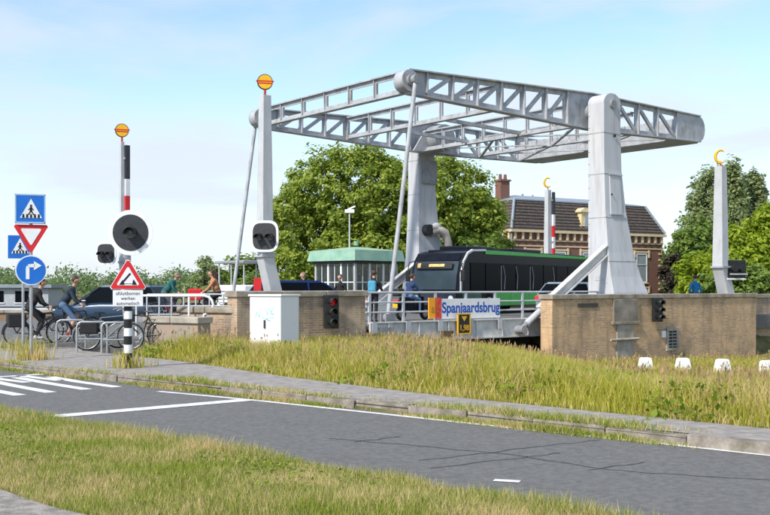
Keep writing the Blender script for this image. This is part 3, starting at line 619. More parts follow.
def barrier_post(loc, h, lean, label, disc_rz, board=None, boom=None, top_r=.27, base_z=.35, wt=.30, wb_=.40, boomside=1, kink=2.1, crescent=False):
    r = empty('barrier_post', loc, ANG, label=label, cat='barrier post', group='barrier posts at the bridge ends')
    zk = base_z + kink; b = MB()
    def ring(cx, cy, z, w): return [(cx-w/2, cy-w/2, z), (cx+w/2, cy-w/2, z), (cx+w/2, cy+w/2, z), (cx-w/2, cy+w/2, z)]
    lx, ly = lean
    b.loft([ring(lx, ly, base_z-.5, wb_*1.15), ring(lx*.95, ly*.95, base_z, wb_*1.1), ring(0, 0, zk, wb_), ring(0, 0, h, wt)])
    b.build('column', M_post, r, bevel=.012)
    MB().box(-wb_*.62, wb_*.62, -wb_*.62, wb_*.62, zk-.03, zk+.05).build('joint_collar', M_steel, r)
    disc(r, h+top_r+.16, top_r, disc_rz, crescent=crescent)
    if boom:
        bo = empty('boom', (boom[0], boom[1], 0)); bo.parent = r; z0, z1 = base_z+.9, h-.12; n = 9
        for k in range(n):
            a = z0+(z1-z0)*k/n; c = z0+(z1-z0)*(k+1)/n; m = M_darkgrey if k >= n-2 else (M_red if k % 2 == 1 else M_white)
            MB().box(-.08, .08, -.06, .06, a, c-.002).build('boom_band', m, bo)
        for z in (z0+.1, (z0+z1)/2, z1-.5): MB().box(-.12, .04, -.05, .05, z, z+.08).build('boom_clip', M_steel2, bo)
    if board:
        (bx, by, bz), brz, shp, w, hh_, lamps = board
        sb = sigboard(r, (bx, by, bz), brz, shp, w, hh_, lamps); MB().bar((0, .02, -.1), (-bx*.5, -by*.5+.1, -.1), .06, .06).build('board_arm', M_steel2, sb)
    return r
# facing angles: local -y turned to look at the camera
FACE = lambda x, y: math.atan2(-x, y) * -1
def facecam(loc, extra=0.): return math.atan2(loc[1], loc[0]) - PI/2 - ANG + extra
P1 = Vector((-3.30, 27.9, 0)); P2 = Vector((-9.15, 35.3, 0)); P3 = Vector((9.15, 57.0, 0)); P4 = Vector((14.35, 43.4, 0))
barrier_post(P1, 6.86, (.58, -.02), 'tall grey barrier post with yellow disc behind the white cabinet', facecam(P1, .1), board=((-.16, -.24, 2.98), facecam(P1, -.25), 'oct', .78, .86, [(-.15, -.02, .085), (.16, -.02, .085)]), top_r=.215, wt=.25, wb_=.36)
b2 = barrier_post(P2, 6.65, (.2, 0), 'barrier post with raised red and white boom above the blue car', facecam(P2, .1), board=((-.62, -.1, 2.75), facecam(P2, -.3), 'oct', .70, .78, [(-.15, -.02, .085), (.14, -.02, .085)]), boom=(.15, -.10), top_r=.235, wt=.13, wb_=.17)
barrier_post(P3, 7.05, (.2, 0), 'barrier post with striped boom rising behind the bus roof', facecam(P3, .2), crescent=True, boom=(.24, -.20), top_r=.26, wt=.26, wb_=.36)
p4 = barrier_post(P4, 6.75, (.95, .10), 'white barrier post in front of the trees right of the pier tower', facecam(P4, .2), crescent=True, top_r=.27, wt=.36, wb_=.50)
sb = empty('signal_board', (.62, -.35, 2.35), facecam(P4, PI+.7)); sb.parent = p4
MB().box(-.50, .50, -.03, .03, -.36, .40).build('board_face', M_dark, sb, bevel=.05); b = MB(); b.cyl((-.2, .03, .05), (-.2, .22, .05), .15, n=16); b.cyl((.2, .03, .05), (.2, .22, .05), .15, n=16); b.build('lamp_housing', M_dark, sb)
MB().box(-.50, .50, -.06, .06, -.44, -.37).build('board_edge', M_white, sb)
MB().bar((.35, .02, -.2), (-.2, .5, -.2), .06, .06).build('board_arm', M_steel2, sb)
rb = MB(); rb.box(-.1, .1, -.03, .03, 0, .34).build('red_marker', M_red, tag(empty('marker_plate', P1+Vector((-.15, -.45, 1.50)), .2), 'small red plate on the wall at the grey post foot', 'plate'))

# ------------------------------------------------------------------ signs on the left
def signpost(name, loc, h, m, label, r=.035):
    s = empty(name, loc, math.atan2(loc[1], loc[0])-PI/2, label=label, cat='traffic sign'); MB().cyl((0, 0, -.3), (0, 0, h), r, n=14).build('post', m, s); return s
def walkman(parent, y, s, z):
    b = MB()
    b.prism([(-.20*s, z-.16*s), (.20*s, z-.16*s), (0, z+.21*s)], 'y', y-.004, y); tri = b.build('white_triangle', M_white, parent)
    p = MB()
    for k in range(5): x = -.14*s+k*.07*s; p.prism([(x-.022*s, z-.155*s), (x+.022*s, z-.155*s), (x+.015*s, z-.085*s), (x-.015*s, z-.085*s)], 'y', y-.007, y-.0045)
    p.cyl((0, y-.007, z+.075*s), (0, y-.0045, z+.075*s), .022*s, n=12); p.bar((0, y-.006, z+.05*s), (0, y-.006, z-.03*s), .003, .045*s, (1, 0, 0))
    for q in ((-.05, -.10), (.05, -.10)): p.bar((0, y-.006, z-.02*s), (q[0]*s, y-.006, z+q[1]*s), .003, .022*s, (1, 0, 0))
    for q in (-.05, .05): p.bar((0, y-.006, z+.045*s), (q*s, y-.006, z-.01*s), .003, .016*s, (1, 0, 0))
    p.build('walker_mark', M_black, tri)
S1 = G(31, 359.5); zc = lambda py, Z: 1.6+(287-py)*Z/1015
s1 = signpost('traffic_sign', S1, 3.32, M_metal, 'thin post with crossing, give way and blue arrow signs, nearest left'); Z1 = S1.y
zb = MB(); zb.box(-.335, .305, -.10, .10, zc(223.5, Z1), zc(194.5, Z1)); bx = zb.build('crossing_sign', M_blue, s1, bevel=.012)
e = .03; b = MB(); z0, z1 = zc(223.5, Z1), zc(194.5, Z1)
for a in ((-.335, .305, z0, z0+e), (-.335, .305, z1-e, z1), (-.335, -.335+e, z0, z1), (.305-e, .305, z0, z1)): b.box(a[0], a[1], -.106, -.101, a[2], a[3])
b.build('sign_border', mat('pale_blue_edge', (.35, .50, .72), .4), bx)
walkman(bx, -.104, 1.15, zc(209.5, Z1)-.01)
def tri(w, up, z, y0, y1, rnd=0):
    hgt = w*.866; zz = (z-hgt/3, z+2*hgt/3) if up else (z+hgt/3, z-2*hgt/3); c = .06*w; d = 1 if up else -1
    pts = [(-w/2+c*.3, zz[0]+d*c), (-w/2+c, zz[0]), (w/2-c, zz[0]), (w/2-c*.3, zz[0]+d*c), (c*.6, zz[1]-d*c*.9), (-c*.6, zz[1]-d*c*.9)]
    return MB().prism(pts if up else pts[::-1], 'y', y0, y1)
gz = zc(234.5, Z1); g = tri(.74, False, gz, -.06, -.045).build('give_way_sign', M_red, s1); tri(.44, False, gz, -.066, -.061).build('sign_face', M_white, g)
az = zc(270.2, Z1); a = MB().cyl((0, -.06, az), (0, -.045, az), .33, n=36).build('arrow_sign', M_white, s1); MB().cyl((0, -.066, az), (0, -.0605, az), .305, n=36).build('sign_face', M_blue, a)
b = MB(); b.bar((-.07, -.07, az-.20), (-.07, -.07, az+.05), .006, .075, (1, 0, 0)); pts = [(-.07, -.07, az+.04), (-.055, -.07, az+.085), (-.01, -.07, az+.10), (.08, -.07, az+.10)]
for p, q in zip(pts[:-1], pts[1:]): b.bar(p, q, .006, .075, (0, 0, 1))
b.prism([(.06, az+.20), (.06, az+.0), (.22, az+.10)], 'y', -.073, -.067); b.build('arrow_mark', M_white, a)
S2 = G(23, 350); s2 = signpost('traffic_sign', S2, 3.1, M_metal, 'half hidden blue crossing sign on the post behind the arrow sign'); Z2 = S2.y
z0, z1 = zc(258.5, Z2), zc(235.5, Z2); bx = MB().box(-.36, .22, -.08, .06, z0, z1).build('crossing_sign', M_blue, s2, bevel=.01)
wm = empty('crossing_mark', (-.07, 0, 0)); wm.parent = bx; walkman(wm, -.083, 1.05, (z0+z1)/2)
# black and white signpost with round signal and bridge warning
S3 = G(128, 367.5); s3 = empty('warning_signpost', S3, math.atan2(S3.y, S3.x)-PI/2, label='black and white banded post with round signal and opening bridge warning', cat='traffic sign'); Z3 = S3.y
bands = [367.5, 353, 344.5, 336, 328, 319, 311, 303]
for k in range(len(bands)-1):
    MB().cyl((0, 0, zc(bands[k], Z3)-(.3 if k == 0 else 0)), (0, 0, zc(bands[k+1], Z3)-.002), .082, n=18).build('post_band', M_black if k % 2 == 0 else M_white, s3)
MB().cyl((0, 0, zc(303, Z3)), (0, 0, 2.9), .06, n=14).build('post', M_metal, s3)
wz = zc(279.0, Z3); w = tri(.72, True, wz, -.12, -.10).build('warning_sign', M_white, s3); r2 = tri(.685, True, wz, -.125, -.1205).build('red_border', M_red, w); f2 = tri(.44, True, wz, -.131, -.1255).build('sign_face', M_white, w)
b = MB(); q = wz-.115; b.prism([(-.17, q), (-.07, q), (-.085, q+.09), (-.11, q+.09)], 'y', -.136, -.1315); b.prism([(.17, q), (.08, q), (.095, q+.10), (.12, q+.09)], 'y', -.136, -.1315); b.bar((-.085, -.133, q+.07), (.045, -.133, q+.225), .004, .035, (0, 0, 1)); b.bar((-.07, -.133, q+.02), (.08, -.133, q+.02), .004, .008, (0, 0, 1)); b.build('bridge_mark', M_black, f2)
pz0, pz1 = zc(306.3, Z3), zc(290.2, Z3); pl = MB().box(-.29, .29, -.125, -.105, pz0, pz1).build('text_plate', M_white, s3, bevel=.006)
for k, tx in enumerate(('afsluitbomen', 'werken', 'automatisch')): text('lettering', tx, .098, M_black, pl, (0, -.127, pz1-.065-k*.098), (R(90), 0, 0), xs=.92, extrude=.001)
sigboard(s3, (.05, -.13, zc(233, Z3)), -.12, 'round', .86, .90, [(0, .0, .10)])

# ------------------------------------------------------------------ cabinet, bollards, railing
cb = empty('utility_cabinet', (-2.50, 24.35, -.25), R(151), label='white metal utility cabinet in the tall grass before the abutment wall', cat='cabinet')
MB().box(0, .92, -.78, 0, -.3, 1.62).build('housing', M_cab, cb, bevel=.012); MB().box(-.03, .95, -.81, .03, 1.621, 1.67).build('lid', M_white, cb, bevel=.01)
dr = MB().box(.03, .89, .001, .012, .05, 1.56).build('door', M_cab, cb, bevel=.004)
MB().box(.44, .48, .012, .04, .85, 1.05).build('handle', M_darkgrey, dr)
b = MB()
for pts in ([(.18, 1.38), (.30, 1.20), (.20, 1.18), (.34, 1.34), (.38, 1.18), (.46, 1.36)], [(.20, 1.12), (.42, 1.08), (.30, 1.02), (.56, 1.12)], [(.6, 1.3), (.62, 1.12), (.7, 1.24), (.74, 1.1)]):
    for p, q in zip(pts[:-1], pts[1:]): b.bar((p[0], .0135, p[1]), (q[0], .0135, q[1]), .003, .022, (0, 0, 1))
b.build('graffiti', mat('pale_blue_spray', (.35, .58, .74), .6), dr)
for k, (px, top, lab) in enumerate(((645.5, 358, 'white stone bollard nearest the pilaster before the pier'), (683, 358.5, 'white stone bollard below the wall vent'), (722.5, 359.5, 'white stone bollard under the right end of the pier wall'), (767, 361, 'white stone bollard at the right picture edge'))):
    Z = 33.2-k*.45; x = (px-385)/1015*Z; zt = 1.6-(top-287)*Z/1015; bo = empty('bollard', (x, Z, zt-.62), .15+.1*k, label=lab, cat='bollard', group='white bollards in the grass before the pier')
    def rg(w, z): return [(-w, -w, z), (w, -w, z), (w, w, z), (-w, w, z)]
    MB().loft([rg(.25, -.4), rg(.24, .05), rg(.16, .60)]).build('block', M_white, bo, bevel=.025); MB().loft([rg(.16, .601), rg(.12, .635)]).build('cap', M_white, bo, bevel=.02)
lr = empty('tube_railing', (0, 0, 0), 0, label='white tube railing with rounded end along the left wing wall', cat='railing')
pp = [Vector((-6.45, 27.5, 0)), Vector((-5.2, 27.9, 0)), Vector((-3.6, 27.4, 0))]
for i in range(9):
    t = i/8; p = pp[0].lerp(pp[1], t*2) if t < .5 else pp[1].lerp(pp[2], t*2-1); MB().cyl((p.x, p.y, .1), (p.x, p.y, 1.4), .024, n=8).build('rail_post', M_post, lr)
for z in (1.40, 1.08, .85): MB().tube([(p.x, p.y, z) for p in pp], .022, 8).build('rail', M_post, lr)
MB().tube([(-4.8, 26.9, .75)]+[(-4.8+.25*math.sin(R(k)), 26.9, 1.12-.25*math.cos(R(k))) for k in range(0, 181, 30)]+[(-6.6, 26.95, 1.37), (-6.6, 26.95, .3)], .035, 8).build('end_loop', M_white, lr)
MB().cyl((-5.2, 26.92, .5), (-5.2, 26.92, 1.36), .03, n=8).build('rail_post', M_white, lr)

# ------------------------------------------------------------------ bicycles
def bicycle(name, loc, rz, label, m_frame, basket=None, tilt=0):
    r = empty(name, loc, rz, label=label, cat='bicycle'); r.rotation_euler = (tilt, 0, rz)
    for x in (-.54, .54):
        w = empty('wheel', (x, 0, .345)); w.parent = r
        MB().ring((0, 0, 0), (0, 1, 0), .325, .02, 32, 7).build('tyre', M_tyre, w); MB().ring((0, 0, 0), (0, 1, 0), .30, .012, 32, 6).build('rim', M_rim, w)
        b = MB(); b.cyl((0, -.045, 0), (0, .045, 0), .025, n=8)
        for k in range(14): t = 2*PI*k/14; b.cyl((.02*math.cos(t+.8), (-1)**k*.025, .02*math.sin(t+.8)), (.30*math.cos(t), 0, .30*math.sin(t)), .0035, n=4, cap=False)
        b.build('spokes', M_metal, w)
        mg = MB(); pts = [(.365*math.cos(R(t)), 0, .365*math.sin(R(t))) for t in (range(20, 200, 15) if x < 0 else range(10, 170, 15))]; mg.tube(pts, .018, 5); mg.build('mudguard', m_frame, w)
    f = MB(); bb, st, hd, hl = (-.08, 0, .30), (-.22, 0, .82), (.36, 0, .88), (.40, 0, .74)
    f.tube([bb, st], .018); f.tube([st, hd], .017); f.tube([bb, hl], .02); f.tube([hd, hl], .022)
    for s in (-.04, .04): f.tube([(bb[0], s*.6, bb[2]), (-.54, s, .345)], .011); f.tube([(st[0], s*.4, .80), (-.54, s, .345)], .010); f.tube([hl, (.46, s, .60), (.54, s, .345)], .013)
    f.build('frame', m_frame, r)
    h_ = MB(); h_.tube([(.36, 0, .88), (.33, 0, 1.04)], .014); h_.tube([(.14, -.27, 1.02), (.26, -.25, 1.06), (.36, -.1, 1.05), (.36, .1, 1.05), (.26, .25, 1.06), (.14, .27, 1.02)], .013); h_.build('handlebar', M_metal, r)
    sa = MB(); sa.loft([[(-.36, -.10, .93), (-.36, .10, .93), (-.36, .09, .98), (-.36, -.09, .98)], [(-.24, -.09, .93), (-.24, .09, .93), (-.24, .07, .975), (-.24, -.07, .975)], [(-.10, -.025, .93), (-.10, .025, .93), (-.10, .02, .965), (-.10, -.02, .965)]]); sa.tube([(-.22, 0, .82), (-.245, 0, .94)], .013); sa.build('saddle', M_black, r, bevel=.012)
    c = MB(); c.cyl((-.08, .05, .30), (-.08, .06, .30), .095, n=20); c.tube([(-.08, .07, .30), (.02, .08, .16)], .011); c.tube([(-.08, -.07, .30), (-.18, -.08, .44)], .011); c.box(-.03, .07, .08, .17, .145, .175); c.box(-.23, -.13, -.17, -.08, .425, .455); c.build('crank', M_metal, r)
    k = MB(); k.tube([(-.30, -.07, .74), (-.75, -.07, .72), (-.75, .07, .72), (-.30, .07, .74)], .009); k.tube([(-.72, .07, .72), (-.54, .06, .345)], .008); k.tube([(-.72, -.07, .72), (-.54, -.06, .345)], .008); k.build('luggage_rack', m_frame, r)
    if basket:
        MB().box(*basket[0]).build('pannier' if basket[0][0] < 0 else 'crate', basket[1], r, bevel=.03)
    return r
M_bk = mat('black_bike_paint', (.02, .02, .022), .4, .2, .2, 8); M_bg = mat('grey_bike_paint', (.16, .17, .18), .4, .3, .2, 8)

# ------------------------------------------------------------------ people
def person(loc, rz, label, pose, jacket, trousers, hair, lower_leg=None, shoes=None, sleeves=None, long_hair=False, extra=None, scale=1., kind='person', skinm=None):
    """pose: joints facing +x.  One continuous remeshed body; colours chosen by the nearest limb."""
    J = {k: Vector(v) for k, v in pose.items()}; caps = []
    mats = [skinm or M_skin, jacket, trousers, shoes or M_shoe, sleeves or jacket, lower_leg or trousers]
    add = lambda a, b, r1, r2, mi: caps.append((Vector(a), Vector(b), r1, r2, mi))
    hip, ch, nk, hd = J['hip'], J['chest'], J['neck'], J['head']
    side = Vector((0, 1, 0)); fwd = J.get('face', Vector((1, 0, 0))).normalized()
    add(hip+side*.07, hip-side*.07, .115, .115, 2); add(hip+Vector((0, 0, .05)), ch, .13, .145, 1); add(ch+side*.11, ch-side*.11, .105, .105, 1)
    add(hip.lerp(ch, .5)+side*.06, hip.lerp(ch, .5)-side*.06, .115, .115, 1)
    add(ch, nk, .09, .055, 1); add(nk, hd-Vector((0, 0, .05)), .05, .05, 0)
    up = (hd-nk).normalized(); add(hd+up*.03-fwd*.015, hd+up*.03+fwd*.015, .098, .094, 0); add(hd-up*.045+fwd*.02, hd-up*.075+fwd*.04, .068, .05, 0)
    add(hd+fwd*.095+up*.01, hd+fwd*.118-up*.025, .012, .018, 0)                       # nose
    sd_ = up.cross(fwd).normalized()
    for s in (-1, 1):
        add(hd+sd_*s*.098+up*.02, hd+sd_*s*.102-up*.02, .016, .013, 0)               # ears
        sh = ch+side*s*.17+Vector((0, 0, .035)); el = J['elbow_l' if s > 0 else 'elbow_r']; ha = J['hand_l' if s > 0 else 'hand_r']
        add(ch+side*s*.1+Vector((0, 0, .03)), sh, .07, .068, 1); add(sh, el, .062, .048, 4); add(el, ha, .047, .032, 4)
        d = (ha-el).normalized(); pal = ha+d*.075; add(ha, pal, .032, .036, 0)
        acr = d.cross(Vector((0, 0, 1))); acr = acr.normalized() if acr.length > .1 else Vector((1, 0, 0)); cur = acr.cross(d)
        for k, ln in enumerate((.06, .072, .078, .064)):
            o = pal+acr*(-.036+.024*k); m_ = o+d*ln*.6-cur*.012; add(o, m_, .0125, .011, 0); add(m_, m_+d*ln*.35-cur*.035, .011, .010, 0)
        th = ha+d*.03+acr*.034*-s; t2 = th+d*.035-cur*.02+acr*-s*.022; add(th, t2, .014, .012, 0); add(t2, t2+d*.03-cur*.01, .012, .010, 0)
        kn = J['knee_l' if s > 0 else 'knee_r']; an = J['foot_l' if s > 0 else 'foot_r']; hj = hip+side*s*.09
        add(hj, kn, .092, .064, 2); add(kn, kn.lerp(an, .35), .06, .062, 5); add(kn.lerp(an, .35), an, .062, .038, 5)
        add(an, an+Vector((-.03, 0, -.04)), .042, .038, 3); add(an+Vector((-.03, 0, -.045)), an+Vector((.17, 0, -.05)), .036, .034, 3)
    b = MB()
    for c in caps: b.capsule(*c[:4], n=10)
    tmp = bpy.data.objects.new('tmp', b.mesh('tmp', mats)); COL.objects.link(tmp)
    rm = tmp.modifiers.new('r', 'REMESH'); rm.mode = 'VOXEL'; rm.voxel_size = .0125; sm = tmp.modifiers.new('s', 'SMOOTH'); sm.iterations = 3; sm.factor = .4; dc = tmp.modifiers.new('d', 'DECIMATE'); dc.ratio = .35
    me = bpy.data.meshes.new_from_object(tmp.evaluated_get(bpy.context.evaluated_depsgraph_get())); bpy.data.objects.remove(tmp)
    me.materials.clear()
    for m in mats: me.materials.append(m)
    n = len(me.polygons); ce = np.zeros(n*3, np.float32); me.polygons.foreach_get('center', ce); ce = ce.reshape(-1, 3); best = np.full(n, 1e9); mi = np.zeros(n, np.int32)
    for a, q, r1, r2, k in caps:
        A = np.array(a); D = np.array(q-a); t = np.clip(((ce-A)@D)/max(1e-9, D@D), 0, 1); dist = np.linalg.norm(ce-(A+t[:, None]*D), axis=1)-(r1+(r2-r1)*t); w = dist < best; best[w] = dist[w]; mi[w] = k
    me.polygons.foreach_set('material_index', mi); me.polygons.foreach_set('use_smooth', np.ones(n, bool)); me.update()
    root = bpy.data.objects.new('person', me); COL.objects.link(root); root.location = loc; root.rotation_euler = (0, 0, rz); root.scale = (scale,)*3; tag(root, label, 'person')
    h_ = MB(); c = hd+up*.045-fwd*.018
    h_.sphere(c, .108, 16, 10, (1, .96, .98)); ho = h_.build('hair', hair, root)
    # trim the hair off the face
    hm = ho.data; import bmesh
    bm = bmesh.new(); bm.from_mesh(hm); kill = [v for v in bm.verts if (v.co-hd).dot(fwd) > .035 and (v.co-hd).dot(up) < .075 or (v.co-hd).dot(up) < -.045]; bmesh.ops.delete(bm, geom=kill, context='VERTS'); bm.to_mesh(hm); bm.free(); sm = ho.modifiers.new('s', 'SOLIDIFY'); sm.thickness = .012
    if long_hair: MB().tube([c-fwd*.05, hd-fwd*.10-up*.06, nk-fwd*.10-up*.05, nk-fwd*.11-up*.2], [.09, .085, .075, .03], 10).build('long_hair', hair, root)
    fe = MB()
    for s in (-1, 1): fe.sphere(hd+fwd*.086+sd_*s*.034+up*.012, .012, 8, 6)
    fe.build('eyes', M_black, root); MB().sphere(hd+fwd*.098-up*.055, .02, 8, 6, (.4, 1, .3)).build('mouth', mat('lips', (.35, .12, .10), .6), root)
    if extra:
        for nm, bb, m in extra: bb.build(nm, m, root, bevel=.07)
    return root
RIDE = dict(hip=(-.22, 0, 1.03), chest=(-.02, 0, 1.42), neck=(.04, 0, 1.54), head=(.10, 0, 1.70), elbow_l=(.10, .24, 1.18), elbow_r=(.10, -.24, 1.18), hand_l=(.24, .25, 1.09), hand_r=(.24, -.25, 1.09), knee_l=(.16, .10, .82), knee_r=(.10, -.11, .64), foot_l=(.02, .12, .50), foot_r=(-.08, -.12, .27))
STAND = dict(hip=(0, 0, .93), chest=(.02, 0, 1.33), neck=(.03, 0, 1.48), head=(.06, 0, 1.64), elbow_l=(-.02, .27, 1.08), elbow_r=(-.02, -.27, 1.08), hand_l=(.10, .25, .84), hand_r=(.10, -.25, .84), knee_l=(.05, .09, .50), knee_r=(.02, -.09, .50), foot_l=(.0, .09, .09), foot_r=(-.02, -.09, .09))
WALK = dict(STAND, knee_l=(.20, .09, .52), foot_l=(.28, .09, .10), knee_r=(-.02, -.09, .50), foot_r=(-.28, -.09, .14), hand_l=(-.10, .25, .86), hand_r=(.26, -.22, .94), elbow_l=(-.12, .26, 1.1), elbow_r=(.02, -.26, 1.08))
LEAN = dict(STAND, hip=(-.12, 0, .95), chest=(.14, 0, 1.30), neck=(.22, 0, 1.42), head=(.30, 0, 1.55), elbow_l=(.30, .22, 1.08), elbow_r=(.30, -.22, 1.08), hand_l=(.50, .2, 1.05), hand_r=(.50, -.2, 1.05))
SIT = dict(RIDE, hip=(-.1, 0, .62), chest=(-.08, 0, 1.05), neck=(-.05, 0, 1.2), head=(0, 0, 1.36), elbow_l=(.12, .26, .9), elbow_r=(.12, -.26, .9), hand_l=(.36, .2, .95), hand_r=(.36, -.2, .95), knee_l=(.36, .14, .62), knee_r=(.36, -.14, .62), foot_l=(.34, .14, .16), foot_r=(.34, -.14, .16))

navy = cloth('navy_jacket', (.022, .035, .055)); dk = cloth('dark_jacket', (.018, .018, .02)); jean = cloth('blue_denim', (.09, .16, .27)); teal = cloth('teal_green_jacket', (.012, .10, .095)); tan = cloth('tan_jacket', (.42, .20, .10))
cyanb = cloth('light_blue_top', (.07, .30, .44)); blues = cloth('bright_blue_top', (.01, .16, .38)); grey = cloth('grey_trousers', (.09, .09, .10)); dblue = cloth('dark_blue_jacket', (.02, .045, .12)); whs = cloth('white_shirt', (.7, .7, .7))
c1 = G(68, 343.5, .03); c1 = Vector((c1.x+.1, c1.y, .06)); rz1 = R(12)
bicycle('bicycle', c1, rz1, 'dark bicycle ridden by the cyclist in navy jacket and shorts', M_bk)
person(c1, rz1, 'cyclist in navy jacket and blue shorts riding to the right', RIDE, navy, jean, M_hairb, lower_leg=M_skin, shoes=cloth('red_shoe', (.35, .05, .05)))
c2 = G(38, 346, .03); c2 = Vector((c2.x, c2.y, .04)); rz2 = R(28)
bicycle('bicycle', c2, rz2, 'bicycle half hidden by the blue arrow sign post', M_bk, ((-.78, -.32, -.22, .22, .5, .86), cloth('black_pannier', (.02, .02, .022))))
person(c2, rz2, 'cyclist in black jacket partly hidden behind the arrow sign', dict(RIDE), dk, dk, M_hairb, shoes=M_shoew, scale=.97)
# parked bicycles and rack
q = G(107, 351.5); q = Vector((q.x, q.y, .0))
bicycle('bicycle', q+Vector((-.05, .35, 0)), R(4), 'parked silver-wheeled bicycle leaning in the rack beside the banded post', M_bg, ((-.70, -.26, -.16, .16, .42, .72), cloth('black_bag', (.015, .015, .016))), R(-4))
bicycle('bicycle', q+Vector((.55, 1.0, .02)), R(184), 'parked bicycle behind the banded post, farther back in the rack', M_bk, None, R(5))
for k, (px, py, lb) in enumerate(((71, 348.5, 'left grey hoop of the bicycle rack'), (92, 352, 'middle grey hoop of the bicycle rack before the parked bicycle'), (117, 353.0, 'right grey hoop of the bicycle rack near the banded post'))):
    p = G(px, py); ho = empty('rack_hoop', p, R(14), label=lb, cat='bicycle rack', group='hoops of the bicycle rack'); w = .36
    MB().tube([(-w, 0, -.2), (-w, 0, .62), (-w+.03, 0, .70), (-w+.1, 0, .74), (w-.1, 0, .74), (w-.03, 0, .70), (w, 0, .62), (w, 0, -.2)], .026, 8).build('hoop_tube', M_metal, ho); MB().tube([(-w, 0, .32), (w, 0, .32)], .02, 8).build('cross_tube', M_metal, ho)
# people on the approach and bridge
def atZ(px, Z, z): return Vector(((px-385)/1015*Z, Z, z))
pr = atZ(171, 35, .34); bicycle('bicycle', pr, R(8), 'bicycle under the rider in teal jacket behind the white railing', M_bk)
person(pr, R(8), 'rider in teal green jacket leaning forward behind the white railing', dict(RIDE, chest=(.04, 0, 1.38), neck=(.12, 0, 1.49), head=(.2, 0, 1.62)), teal, grey, M_hairg)
pr = atZ(211, 34.2, .34); bicycle('bicycle', pr, R(186), 'bicycle with red crate under the rider in tan jacket', M_bk, ((.30, .75, -.22, .22, .82, 1.2), mat('red_crate', (.60, .015, .02), .5)))
person(pr, R(186), 'rider in tan jacket with long brown hair near the red crate', dict(RIDE, chest=(-.1, 0, 1.43), head=(-.02, 0, 1.70), neck=(-.06, 0, 1.55)), tan, dk, M_hairb, long_hair=True)
person(atZ(304.5, 38.5, .38), R(200), 'person whose head shows above the dark blue car', WALK, dk, grey, M_hairg)
person(atZ(340.5, 42, .38), R(250), 'dark-haired person in front of the green-roofed cabin', STAND, dk, dk, M_hairb, scale=.98)
bp_ = MB(); bp_.box(-.27, -.11, -.15, .15, 1.02, 1.42)
person(atZ(373.5, 34.9, ZDECK), R(75), 'person with light blue backpack standing at the bridge railing', dict(STAND, elbow_r=(.12, -.26, 1.1), hand_r=(.20, -.12, 1.32)), dk, dk, M_hairb, extra=[('backpack', bp_, cyanb)])
mpz = atZ(413, 36.8, ZDECK)
person(mpz, ANG+.1, 'moped rider in dark blue jacket in front of the bus', dict(RIDE, hip=(-.2, 0, .86), chest=(-.12, 0, 1.27), neck=(-.08, 0, 1.4), head=(-.04, 0, 1.55), hand_l=(.3, .28, 1.0), hand_r=(.3, -.28, 1.0), elbow_l=(.08, .28, 1.05), elbow_r=(.08, -.28, 1.05), knee_l=(.2, .14, .75), knee_r=(.2, -.14, .75), foot_l=(.22, .14, .32), foot_r=(.22, -.14, .32)), dblue, jean, M_hairb)
mo = empty('moped', mpz, ANG+.1, label='black moped with yellow plate ridden across the bridge', cat='moped')
for x in (-.62, .62):
    w = empty('wheel', (x, 0, .25)); w.parent = mo; MB().ring((0, 0, 0), (0, 1, 0), .19, .06, 24, 8).build('tyre', M_tyre, w); MB().cyl((0, -.03, 0), (0, .03, 0), .15, n=18).build('rim', M_rim, w)
MB().loft([[(-.85, -.1, .55), (-.85, .1, .55), (-.85, .1, .72), (-.85, -.1, .72)], [(-.5, -.17, .38), (-.5, .17, .38), (-.5, .17, .76), (-.5, -.17, .76)], [(-.05, -.15, .28), (-.05, .15, .28), (-.05, .14, .74), (-.05, -.14, .74)], [(.05, -.15, .24), (.05, .15, .24), (.05, .15, .34), (.05, -.15, .34)], [(.38, -.15, .24), (.38, .15, .24), (.38, .15, .34), (.38, -.15, .34)]]).build('body', M_busblack, mo, bevel=.03)
MB().loft([[(.36, -.2, .3), (.36, .2, .3), (.44, .18, .3), (.44, -.18, .3)], [(.34, -.2, .85), (.34, .2, .85), (.42, .16, .85), (.42, -.16, .85)]]).build('leg_shield', M_busblack, mo, bevel=.02)
b = MB(); b.tube([(.36, 0, .8), (.32, 0, 1.0)], .03); b.tube([(.24, -.34, 1.02), (.34, -.1, 1.0), (.34, .1, 1.0), (.24, .34, 1.02)], .016); b.tube([(.4, .05, .7), (.62, .08, .25)], .025); b.build('handlebar', M_dark, mo)
MB().box(-.6, -.02, -.13, .13, .76, .84).build('seat', M_black, mo, bevel=.03); MB().box(-.92, -.905, -.12, .12, .46, .60).build('number_plate', M_yellow, mo); MB().box(-.90, -.86, -.13, .13, .66, .75).build('tail_lamp', M_taillamp, mo); MB().box(-.95, -.62, -.2, .2, .86, 1.14).build('top_case', M_dark, mo, bevel=.04)
person(atZ(695.5, 47.0, .38), R(95), 'person in bright blue top standing left of the white barrier post', STAND, blues, grey, M_hairb, sleeves=blues)

